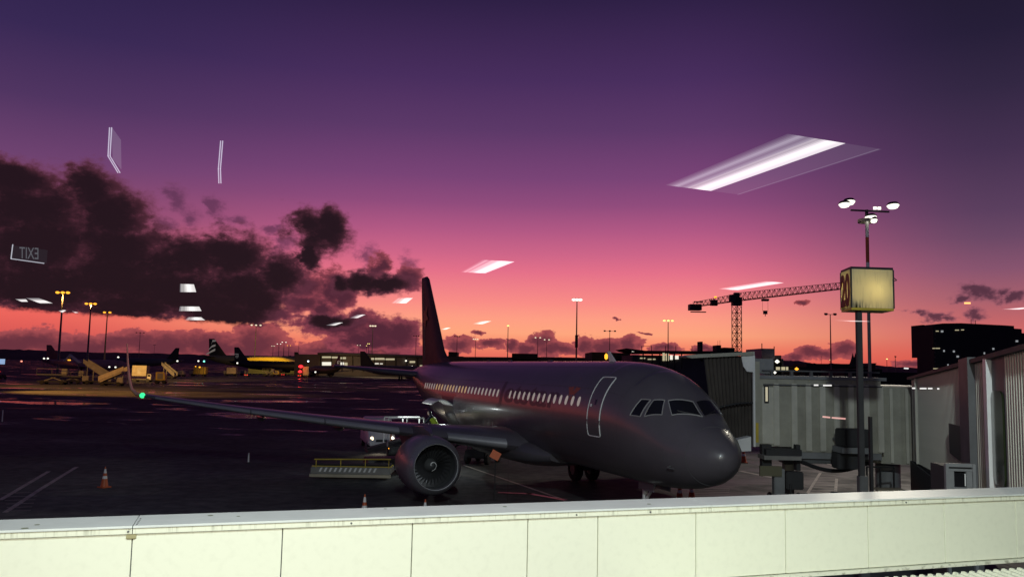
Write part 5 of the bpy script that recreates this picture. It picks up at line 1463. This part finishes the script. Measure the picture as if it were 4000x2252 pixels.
# ------------------------------------------------------------------ far aircraft: fins over the stands
def far_airliner(label, u_tip, v_tip, y, facing, fin_h=5.9, lean=1.0, paint=None, fin_paint=None, emblem=None, rot=0.):
    """built from the fin tip down; facing +1: nose to the right"""
    p = at(u_tip, v_tip, y); k = p.z / 11.76
    t_ = thing('parked_aircraft', label, 'aircraft', (p.x, p.y, 0), (0 if facing > 0 else math.pi) + rot, 'airliners parked across the apron')
    # local: nose +x, the fin tip at x=0
    sec = [(-2.2, 5.4, 4.7, .3), (0, 5.65, 4.1, .85), (3, 5.8, 3.1, 1.55), (7, 5.88, 2.2, 1.95), (12, 5.89, 1.75, 1.98), (29, 5.89, 1.75, 1.98), (32, 5.6, 1.8, 1.8), (34, 4.9, 2.0, 1.3), (35.2, 3.7, 2.6, .5)]
    part('fuselage', MB().loft([[Vector((x, w_ * math.sin(a), (tp + bt) / 2 + (tp - bt) / 2 * math.cos(a))) * k for a in [2 * math.pi * i / 20 for i in range(20)]] for x, tp, bt, w_ in sec]), paint or m_farp, t_, True)
    fn = part('vertical_fin', MB().loft([[v * k for v in rr_] for rr_ in [[Vector((1.8 - q.x, q.y, q.z)) for q in fin_ring(z, xl, xt, tk)] for z, xl, xt, tk in ((5.4, -5.2, 1.9, .3), (6.2, -4.0, 2.0, .3), (11.5, .1, 2.35, .15), (11.76, .5, 2.35, .08))]]), fin_paint or m_farf, t_, True)
    for s_ in (-1, 1):
        part('wing', MB().loft([[Vector((35 - q.x, q.y, q.z)) * k for q in foil(*a)] for a in ((12.3, 6.5, s_ * 1.8, 2.3, .14), (14.6, 4.0, s_ * 6.4, 2.75, .12), (20.1, 1.5, s_ * 17, 3.97, .1))]), paint or m_farp, t_, True)
        part('tailplane', MB().loft([[Vector((35 - q.x, q.y, q.z)) * k for q in foil(*a)] for a in ((31.9, 3.9, s_ * .6, 4.95, .1), (34.7, 1.5, s_ * 6.2, 5.45, .09))]), paint or m_farp, t_, True)
        part('engine', MB().lathe([(0, .9), (.3, 1.1), (2, 1.15), (3.4, .8), (3.4, 0)], Vector((23.5, s_ * 5.75, 1.65)) * k, (-1, 0, 0), 16), paint or m_farp, t_, True)
        part('main_gear', MB().tube(Vector((17, s_ * 3.8, 0)) * k, Vector((17, s_ * 3.8, 2.3)) * k, .4 * k, .2 * k, 10), m_dark, t_)
    part('nose_gear', MB().tube(Vector((30, 0, 0)) * k, Vector((30, 0, 2)) * k, .3 * k, .12 * k, 10), m_dark, t_)
    if emblem: emblem(fn, k, -1 if facing > 0 else 1)
    return t_


m_farp = mat('far_aircraft_paint', (.20, .19, .20), .5)
m_farw = mat('far_aircraft_white', (.42, .40, .40), .5)
m_farf = mat('far_fin_black', (.014, .014, .016), .55)
m_farg = mat('far_fin_grey', (.10, .095, .10), .55)
m_emb = mat('fin_emblem_glow', (.55, .54, .52), .5, emit=(1, .95, .9), estr=.10)  # faint emission in the paint, as if the emblem were lit


def coil(fn, k, sg):
    """a pale fern-coil on the fin"""
    pts = []
    for i in range(40):
        a = R(-60 + i * 13); rad = .10 + .85 * i / 39
        pts.append(Vector((.9 + rad * .8 * math.cos(a), 0, 7.7 + rad * math.sin(a))))
    pts += [Vector((x, 0, z)) for x, z in ((-.6, 8.35), (-1.6, 8.5))]
    mb = MB()
    for a, b_ in zip(pts, pts[1:]):
        a, b_ = a.copy(), b_.copy(); a.y = b_.y = .36 * sg
        mb.bar(a * k, b_ * k, .22 * k, .1 * k)
    part('fern_emblem', mb, m_emb, fn)
    part('emblem_bar', MB().bar(Vector((-2.6, .36 * sg, 8.75)) * k, Vector((1.7, .36 * sg, 8.75)) * k, .1 * k, .14 * k), m_emb, fn)


def bands(fn, k, sg):
    """slanting pale waves of a striped fin"""
    for z0_, dz in ((6.5, .9), (8.3, .75), (10.3, .5)):
        x0_ = 2.05 + (z0_ - 5.4) * .02
        mb = MB(); c = [(x0_, z0_ + dz), (x0_ - 1.3, z0_ + .3), (x0_ - 3.2 + (z0_ - 6.5) * .42, z0_ - .7), (x0_ - 3.0 + (z0_ - 6.5) * .42, z0_ - .2), (x0_ - 1.2, z0_ + 1.0), (x0_, z0_ + dz * 1.9)]
        part('fin_wave', mb.prism([Vector((x, .33 * sg, z)) * k for x, z in c], (0, .08 * sg * k, 0)), m_emb, fn)


far_airliner('dark parked airliner facing left, its fin leaning right near the box trucks', 697, 1358, 520, -1, paint=m_farg, fin_paint=m_farf)
far_airliner('airliner with a pale-striped fin, left of the coiled-emblem tail', 822, 1322, 520, 1, paint=m_farg, fin_paint=m_farf, emblem=bands)
far_airliner('black airliner with a pale coiled emblem on its fin, left of the red beacons', 920, 1355, 420, 1, paint=m_farf, fin_paint=m_farf, emblem=coil)
far_airliner('pale airliner with a small black fin just above the red beacons', 1153, 1374, 560, 1, paint=m_farw, fin_paint=m_farf)
far_airliner('black airliner with coiled emblem in front of the long pier windows', 1327, 1386, 352, -1, paint=m_farf, fin_paint=m_farf, emblem=coil, rot=R(-52))
far_airliner('dark airliner with a slim fin before the pier, nearest the airliner tail', 1412, 1371, 330, 1, paint=m_farg, fin_paint=m_farf)
fa = far_airliner('pink-tinted airliner with an upright red tip beyond the orange masts at left', 187, 1346, 330, 1, paint=mat('far_pink_paint', (.5, .24, .22), .5), fin_paint=mat('far_red_fin', (.32, .09, .07), .5))

# ------------------------------------------------------------------ ground service equipment, far left and middle
GR = 'service vehicles along the far stands'


def truck(name, label, cat, u, v, ln, ht, wd=2.4, rz=0., body=None, kind='box', lamp=None):
    p = gnd(u, v); t_ = thing(name, label, cat, p, rz, GR); body = body or m_gse
    part('chassis', MB().box((0, 0, .65), (ln, wd * .8, .3)), m_black, t_)
    for sx_ in (-.33, .33):
        for sy_ in (-1, 1): link('wheel', cached('twheel', lambda: wheel_mb(.45, .15).mesh('wheel', True)), m_dark, t_, (sx_ * ln, sy_ * wd * .42, .45))
    if kind in ('box', 'cater'):
        lift = .85 if kind == 'box' else 1.5
        part('cargo_box', MB().box((-ln * .12, 0, lift + (ht - lift) / 2), (ln * .74, wd, ht - lift)), body, t_, bevel=.06)
        part('cab', MB().box((ln * .39, 0, 1.35), (ln * .2, wd * .92, 1.35)), m_gse2, t_, bevel=.1)
        part('windscreen', MB().box((ln * .39, -wd * .465, 1.65), (ln * .13, .03, .5)), m_dglass, t_)
        for k in range(3): part('side_panel', MB().box((-ln * .38 + k * ln * .24, -wd * .505, lift + (ht - lift) * .5), (ln * .16, .03, (ht - lift) * .55)), m_gse2 if k % 2 else body, t_)
    elif kind == 'stair':
        n_ = 12
        part('ramp', MB().prism([(-ln * .5, -wd * .4, .9), (ln * .42, -wd * .4, ht - 1.0), (ln * .42, -wd * .4, ht - 1.4), (-ln * .42, -wd * .4, .75)], (0, wd * .8, 0)), body, t_)
        for k in range(n_): part('step', MB().box((-ln * .46 + k * ln * .9 / n_, 0, .98 + k * (ht - 1.9) / n_), (.28, wd * .76, .1)), m_gse2, t_)
        for sy_ in (-1, 1): part('side_screen', MB().prism([(-ln * .5, sy_ * wd * .42, 1.0), (ln * .5, sy_ * wd * .42, ht - .95), (ln * .5, sy_ * wd * .42, ht), (-ln * .5, sy_ * wd * .42, 2.0)], (0, .06 * sy_, 0)), body, t_)
        part('prop', MB().bar((ln * .2, 0, .7), (ln * .2, 0, ht - 1.9), .2).bar((ln * .42, 0, .7), (ln * .42, 0, ht - 1.3), .14), m_gse2, t_)
        part('cab', MB().box((ln * .40, 0, 1.25), (ln * .22, wd * .85, 1.2)), m_gse2, t_, bevel=.08)
    elif kind == 'loader':
        part('deck', MB().box((0, 0, ht * .62), (ln, wd, .25)), body, t_)
        part('scissor_lift', MB().bar((-ln * .3, -.6, .8), (ln * .3, -.6, ht * .6), .16).bar((ln * .3, -.6, .8), (-ln * .3, -.6, ht * .6), .16).bar((-ln * .3, .6, .8), (ln * .3, .6, ht * .6), .16).bar((ln * .3, .6, .8), (-ln * .3, .6, ht * .6), .16), m_gse2, t_)
        part('guard_rail', MB().bar((-ln * .5, -wd * .5, ht), (ln * .5, -wd * .5, ht), .08).bar((-ln * .5, -wd * .5, ht * .62), (-ln * .5, -wd * .5, ht), .08).bar((0, -wd * .5, ht * .62), (0, -wd * .5, ht), .08).bar((ln * .5, -wd * .5, ht * .62), (ln * .5, -wd * .5, ht), .08), body, t_)
        part('cab', MB().box((ln * .36, 0, ht * .62 + .7), (1.2, 1.1, 1.2)), m_gse2, t_, bevel=.06)
    elif kind == 'dolly':
        part('container', MB().prism([(-ln * .42, -wd * .5, .85), (ln * .42, -wd * .5, .85), (ln * .42, -wd * .5, ht * .75), (ln * .3, -wd * .5, ht), (-ln * .42, -wd * .5, ht)], (0, wd, 0)), body, t_, bevel=.03)
        part('container_door', MB().box((-.05, -wd * .51, .85 + (ht - .85) * .5), (ln * .5, .03, (ht - .85) * .75)), m_gse2, t_)
    if lamp:
        part('beacon', MB().lathe([(0, .22), (.25, .2), (.36, 0)], (ln * .2, 0, ht + .02), (0, 0, 1), 12), lamp, t_)
    return t_


truck('stair_truck', 'passenger stair truck with tall pale side screen, under the orange masts', 'stair truck', 385, 1500, 6.5, 5.6, 2.4, R(180), kind='stair', body=m_gse2)
truck('stair_truck', 'sodium-lit passenger stair truck rising to the right beside the wing tip', 'stair truck', 438, 1506, 5.2, 4.2, 2.2, 0, kind='stair', body=m_gse)
truck('cargo_loader', 'dark cargo loader with railings left of the stair trucks', 'cargo loader', 210, 1500, 6.0, 3.4, 3, R(8), kind='loader', body=m_mgrey)
truck('cargo_loader', 'dark cargo loader standing right behind the railed one', 'cargo loader', 290, 1497, 5.0, 2.6, 3, R(-6), kind='loader', body=m_mgrey)
truck('catering_truck', 'large cream high-loading truck just right of the upright winglet', 'truck', 557, 1490, 4.9, 4.2, 2.5, R(4), kind='cater', body=mat('dull_cream', (.24, .21, .15), .6, noise=.3, nscale=.9))
truck('stair_truck', 'narrow stair truck behind the cream high-loader', 'stair truck', 660, 1478, 4.5, 5.2, 2.2, R(172), kind='stair', body=m_gse2)
truck('container_dolly', 'yellow container on a dolly in front of the stair truck', 'dolly', 628, 1497, 2.6, 2.8, 1.8, R(10), kind='dolly', body=m_yellow)
truck('container_dolly', 'low cream container dolly left of the yellow truck', 'dolly', 708, 1470, 2.6, 2.1, 1.8, 0, kind='dolly', body=m_gse)
truck('box_truck', 'bright yellow box truck with white lamp in mid apron', 'truck', 775, 1468, 6.4, 3.5, 2.4, R(180), body=m_yellow, lamp=e_amb)
truck('box_truck', 'cream box truck under the coiled-emblem airliner tail', 'truck', 900, 1466, 5.2, 3.4, 2.4, R(180), body=m_gse)
truck('container_dolly', 'cream container on a dolly right of the cream box truck', 'dolly', 952, 1465, 2.6, 2.2, 1.8, 0, kind='dolly', body=m_gse2)
truck('container_dolly', 'yellow-lit container dolly left of the red tail lights', 'dolly', 1080, 1468, 3, 2.4, 1.8, 0, kind='dolly', body=m_yellow)
truck('cargo_loader', 'cargo loader with pale deck left of the yellow-lit dolly', 'cargo loader', 1050, 1470, 4.6, 3.2, 2.6, R(-5), kind='loader', body=m_gse2)
tk = truck('box_truck', 'pinkish box truck standing right of the red beacons', 'truck', 1197, 1472, 3.4, 4.4, 2.4, R(90), body=m_gse)
truck('container_dolly', 'dark container dolly right of the pinkish truck', 'dolly', 1222, 1470, 2.8, 2.4, 1.8, 0, kind='dolly', body=m_gse2)
for lab, u, v, body, bc in (('dark tow tractor with a red beacon above its wet reflection', 1172, 1472, m_red, e_red), ('small tow tractor with red tail lights left of the beacons', 1108, 1468, m_dgrey, None), ('small tow tractor with red lights below the coiled-emblem tail', 965, 1470, m_gse2, None)):
    t_ = tug(lab, gnd(u, v), R(90), body, GR)
    for s_ in (-.45, .45): part('tail_light', MB().box((-1.27, s_, .7), (.05, .3, .2)), e_red, t_)
    if bc:
        part('beacon', MB().lathe([(-.3, 0), (0, .8), (.5, .8), (.9, 0)], (-.35, 0, 2.0), (0, 0, 1), 12), e_red, t_)
        part('beacon_pole', MB().tube((.5, 0, 1.0), (.5, 0, 4.1), .06, n=8), m_black, t_)
        part('beacon', MB().lathe([(-.4, 0), (0, .9), (.6, .9), (1.0, 0)], (.5, 0, 4.1), (0, 0, 1), 12), e_red, t_)
        pointlight('beacon_glow', t_.location + Vector((0, -.8, 3.2)), 120, (1, .04, .03), .3)
# small apron work lamps on stands
for lab, u, v, m in (('white work lamp on a stand before the pale-striped tail', 775, 1409, e_whi), ('green-white work lamp beside the white one before the striped tail', 797, 1410, emis('teal_lamp', (.2, 1, .75), 3)), ('white work lamp under the coiled-emblem tail', 927, 1417, e_whi),
                      ('white work lamp below the fin leaning right', 693, 1409, e_whi), ('orange work lamp over the bright yellow box truck', 780, 1433, e_amb), ('white work lamp left of the dark cargo loader', 172, 1399, e_whi), ('white work lamp highest on the dark loader', 187, 1399, e_whi),
                      ('yellow-white work lamp left of the winglet', 427, 1432, e_whi), ('small white work lamp nearest the winglet', 451, 1433, e_whi), ('white work lamp on the hillside behind the winglet', 462, 1394, e_whi), ('red-orange lamp on the far left apron', 84, 1410, emis('soft_red_lamp', (1, .3, .2), 2)),
                      ('white work lamp left of the pier under the fin', 1232, 1452, e_whi), ('bluish white lamp cluster between the small fin and the pier', 1204, 1410, emis('blue_white_lamp', (.65, .85, 1), 4))):
    y = 300.; p = at(u, v, y)
    t_ = thing('work_lamp', lab, 'lamp', (p.x, p.y, 0), 0, 'work lamps about the far apron')
    link('stand', cached('lstand', lambda: MB().tube((0, 0, 0), (0, 0, 1), .06, .05, 6).mesh('stand')), m_black, t_).scale = (1, 1, max(p.z - .2, .3))
    link('lamp', cached('lball' + m.name, lambda: MB().lathe([(-.28, 0), (-.15, .3), (.15, .3), (.28, 0)], (0, 0, 0), (0, 0, 1), 10).mesh('lamp')), m, t_, (0, 0, p.z))
p = at(4, 1411, 160)
bs = thing('lit_billboard', 'pale blue lit board cut by the left edge of the view', 'sign', (p.x, p.y, 0))
part('board', MB().box((-.6, 0, p.z), (2.6, .2, 1.0)), e_blue, bs); part('post', MB().tube((-.6, .2, 0), (-.6, .2, p.z), .1), m_black, bs)
p = gnd(2, 1480)
bs = tug('dark tow tractor with red light cut by the left edge', p, R(80), m_dgrey, GR, e_red)
part('tail_light', MB().box((-1.3, -.3, .9), (.1, .4, .5)), e_red, bs)
# the bluish ridge tent seen over the loaders
p = at(270, 1400, 240)
tn = thing('shelter', 'small ridge-roofed shelter with pale gable beyond the loaders at left', 'shelter', (p.x, p.y, 0))
part('gable', MB().prism([(-1.6, 0, 5.0), (0, 0, 6.9), (3.2, 0, 4.6), (2.9, 0, 4.3), (0, 0, 6.3), (-1.4, 0, 4.7)], (0, 1, 0)), mat('pale_gable', (.42, .45, .55), .6), tn)
part('roof', MB().prism([(-4.6, .2, 5.0), (0, .2, 4.6), (1, .2, 3.6), (-4.4, .2, 4.2)], (0, 3, 0)), mat('pink_roof', (.42, .16, .13), .6), tn)
part('lamp', MB().box((.1, -.1, 5.2), (.8, .1, .3)), e_sod, tn)
part('post', MB().bar((-1.2, .5, 0), (-1.2, .5, 4.8), .2).bar((2.6, .5, 0), (2.6, .5, 4.5), .2), m_mgrey, tn)

# ------------------------------------------------------------------ what the window glass mirrors: the hall's ceiling lights and signs
# No pane stands: each reflection is an added glowing image where a pane shows it: same size and height, as far beyond the glass as the lamp is behind it.
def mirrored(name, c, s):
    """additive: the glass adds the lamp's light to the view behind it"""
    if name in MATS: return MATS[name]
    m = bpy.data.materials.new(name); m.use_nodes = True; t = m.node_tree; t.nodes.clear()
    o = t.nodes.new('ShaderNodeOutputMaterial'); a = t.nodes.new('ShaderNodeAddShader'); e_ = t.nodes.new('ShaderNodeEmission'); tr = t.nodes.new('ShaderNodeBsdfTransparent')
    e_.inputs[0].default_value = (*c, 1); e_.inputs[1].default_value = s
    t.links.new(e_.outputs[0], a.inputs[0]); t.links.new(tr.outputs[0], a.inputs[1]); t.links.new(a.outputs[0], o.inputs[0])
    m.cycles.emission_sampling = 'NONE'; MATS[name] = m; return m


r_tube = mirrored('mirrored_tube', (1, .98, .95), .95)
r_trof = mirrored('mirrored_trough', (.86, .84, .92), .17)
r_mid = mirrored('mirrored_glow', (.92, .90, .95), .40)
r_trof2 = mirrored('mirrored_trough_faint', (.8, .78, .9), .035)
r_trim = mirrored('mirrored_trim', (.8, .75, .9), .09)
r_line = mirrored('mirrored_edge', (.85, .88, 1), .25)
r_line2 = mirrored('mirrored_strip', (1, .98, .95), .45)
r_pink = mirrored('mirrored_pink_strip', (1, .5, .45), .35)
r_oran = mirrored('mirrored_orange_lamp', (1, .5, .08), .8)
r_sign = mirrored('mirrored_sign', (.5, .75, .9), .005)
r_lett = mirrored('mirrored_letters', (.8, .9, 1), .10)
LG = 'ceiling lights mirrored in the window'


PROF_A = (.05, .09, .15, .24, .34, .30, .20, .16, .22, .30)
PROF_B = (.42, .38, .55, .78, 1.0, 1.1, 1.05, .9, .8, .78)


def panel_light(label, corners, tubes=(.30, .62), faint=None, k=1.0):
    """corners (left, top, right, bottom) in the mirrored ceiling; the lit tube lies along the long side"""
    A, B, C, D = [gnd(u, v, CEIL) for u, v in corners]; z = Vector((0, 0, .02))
    t_ = thing('mirrored_ceiling_light', label, 'ceiling light', (A + C) / 2, 0, LG)
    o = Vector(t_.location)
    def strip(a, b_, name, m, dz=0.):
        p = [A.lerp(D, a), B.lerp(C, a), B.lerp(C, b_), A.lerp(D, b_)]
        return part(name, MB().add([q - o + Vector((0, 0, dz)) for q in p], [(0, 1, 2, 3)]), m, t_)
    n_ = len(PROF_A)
    for k in range(n_): strip(tubes[0] * k / n_, tubes[0] * (k + 1) / n_, 'reflector', mirrored('mirrored_reflector_%d' % k, (.90, .88, .95), PROF_A[k]))  # emission steps imitate the soft glow across the mirrored fixture
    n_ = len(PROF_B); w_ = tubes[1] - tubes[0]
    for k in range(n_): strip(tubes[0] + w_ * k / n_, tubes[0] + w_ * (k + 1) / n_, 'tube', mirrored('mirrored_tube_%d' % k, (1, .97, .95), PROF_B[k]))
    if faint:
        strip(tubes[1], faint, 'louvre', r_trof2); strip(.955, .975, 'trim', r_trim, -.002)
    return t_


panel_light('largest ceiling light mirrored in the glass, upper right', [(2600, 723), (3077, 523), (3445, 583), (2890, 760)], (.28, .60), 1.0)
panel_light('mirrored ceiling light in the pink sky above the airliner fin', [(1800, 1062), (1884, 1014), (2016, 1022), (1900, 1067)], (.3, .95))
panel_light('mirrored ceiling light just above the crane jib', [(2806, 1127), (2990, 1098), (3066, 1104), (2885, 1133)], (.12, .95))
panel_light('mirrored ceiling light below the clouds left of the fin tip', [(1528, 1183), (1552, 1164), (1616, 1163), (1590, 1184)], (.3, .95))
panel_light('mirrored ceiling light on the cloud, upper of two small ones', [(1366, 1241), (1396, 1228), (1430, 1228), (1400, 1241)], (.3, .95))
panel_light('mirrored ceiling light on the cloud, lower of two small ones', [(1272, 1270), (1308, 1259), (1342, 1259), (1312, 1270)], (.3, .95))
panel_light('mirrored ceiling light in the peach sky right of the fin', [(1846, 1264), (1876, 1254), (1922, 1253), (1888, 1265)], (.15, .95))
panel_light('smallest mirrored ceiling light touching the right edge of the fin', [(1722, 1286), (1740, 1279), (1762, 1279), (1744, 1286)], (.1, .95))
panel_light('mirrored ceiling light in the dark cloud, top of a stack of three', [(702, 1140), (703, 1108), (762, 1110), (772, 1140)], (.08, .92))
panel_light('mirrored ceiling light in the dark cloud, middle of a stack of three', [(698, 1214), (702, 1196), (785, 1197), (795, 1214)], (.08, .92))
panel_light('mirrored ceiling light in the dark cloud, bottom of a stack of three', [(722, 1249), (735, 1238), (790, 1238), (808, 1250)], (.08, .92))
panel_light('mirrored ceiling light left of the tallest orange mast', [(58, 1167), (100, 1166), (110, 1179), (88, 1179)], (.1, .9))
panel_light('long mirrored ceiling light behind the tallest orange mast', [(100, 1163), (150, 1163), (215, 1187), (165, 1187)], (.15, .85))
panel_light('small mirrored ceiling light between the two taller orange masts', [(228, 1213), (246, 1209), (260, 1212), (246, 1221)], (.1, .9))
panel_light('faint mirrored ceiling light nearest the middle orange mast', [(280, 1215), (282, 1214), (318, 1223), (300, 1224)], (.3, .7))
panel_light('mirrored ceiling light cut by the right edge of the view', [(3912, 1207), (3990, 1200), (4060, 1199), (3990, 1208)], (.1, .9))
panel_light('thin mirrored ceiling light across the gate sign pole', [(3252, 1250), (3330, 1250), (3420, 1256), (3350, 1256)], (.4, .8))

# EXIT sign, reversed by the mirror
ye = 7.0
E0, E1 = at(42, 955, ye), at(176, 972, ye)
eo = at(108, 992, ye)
ex = thing('mirrored_exit_sign', 'dark EXIT sign mirrored back to front at the left edge', 'sign', eo, 0)
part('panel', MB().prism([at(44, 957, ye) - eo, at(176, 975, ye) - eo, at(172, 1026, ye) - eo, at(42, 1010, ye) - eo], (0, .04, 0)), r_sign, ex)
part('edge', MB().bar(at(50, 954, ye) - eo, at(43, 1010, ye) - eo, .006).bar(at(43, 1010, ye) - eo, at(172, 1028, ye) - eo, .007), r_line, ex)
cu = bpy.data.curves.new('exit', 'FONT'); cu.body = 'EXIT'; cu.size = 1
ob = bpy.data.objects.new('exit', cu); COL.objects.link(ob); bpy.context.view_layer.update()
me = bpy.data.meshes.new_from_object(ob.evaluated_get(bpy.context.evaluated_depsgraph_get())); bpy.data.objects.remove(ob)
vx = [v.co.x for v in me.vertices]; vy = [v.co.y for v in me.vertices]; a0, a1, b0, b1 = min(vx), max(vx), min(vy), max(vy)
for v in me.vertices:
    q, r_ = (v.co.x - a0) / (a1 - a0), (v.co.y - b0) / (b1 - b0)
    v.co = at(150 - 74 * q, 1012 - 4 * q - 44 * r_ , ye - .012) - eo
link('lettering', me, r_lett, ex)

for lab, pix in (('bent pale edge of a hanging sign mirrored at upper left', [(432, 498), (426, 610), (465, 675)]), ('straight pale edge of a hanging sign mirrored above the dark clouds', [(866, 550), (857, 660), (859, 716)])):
    yq = 6.0; o = at(*pix[1], yq); t_ = thing('mirrored_hanging_sign', lab, 'sign', o, 0, 'hanging signs mirrored in the window')
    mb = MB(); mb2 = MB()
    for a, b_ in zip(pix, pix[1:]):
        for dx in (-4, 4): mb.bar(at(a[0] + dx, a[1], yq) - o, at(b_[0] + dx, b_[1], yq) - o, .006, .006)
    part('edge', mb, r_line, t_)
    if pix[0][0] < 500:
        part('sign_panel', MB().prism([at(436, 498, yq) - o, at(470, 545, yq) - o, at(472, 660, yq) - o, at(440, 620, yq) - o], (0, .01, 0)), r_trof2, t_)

# added glowing dashes for the reflections of far strip lights and two small lamps
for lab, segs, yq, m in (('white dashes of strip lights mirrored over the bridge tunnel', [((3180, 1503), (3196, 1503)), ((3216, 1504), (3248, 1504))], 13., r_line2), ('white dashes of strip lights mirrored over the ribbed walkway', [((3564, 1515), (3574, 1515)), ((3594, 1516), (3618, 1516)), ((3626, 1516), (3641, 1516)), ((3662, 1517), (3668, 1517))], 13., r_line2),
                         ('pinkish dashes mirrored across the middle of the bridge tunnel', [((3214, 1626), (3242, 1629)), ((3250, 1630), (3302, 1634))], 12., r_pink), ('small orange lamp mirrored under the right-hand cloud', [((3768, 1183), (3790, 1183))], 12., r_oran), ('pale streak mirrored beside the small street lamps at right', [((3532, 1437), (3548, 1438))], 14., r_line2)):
    o = at(*segs[0][0], yq); t_ = thing('mirrored_strip_light', lab, 'light', o, 0, 'strip lights mirrored in the window')
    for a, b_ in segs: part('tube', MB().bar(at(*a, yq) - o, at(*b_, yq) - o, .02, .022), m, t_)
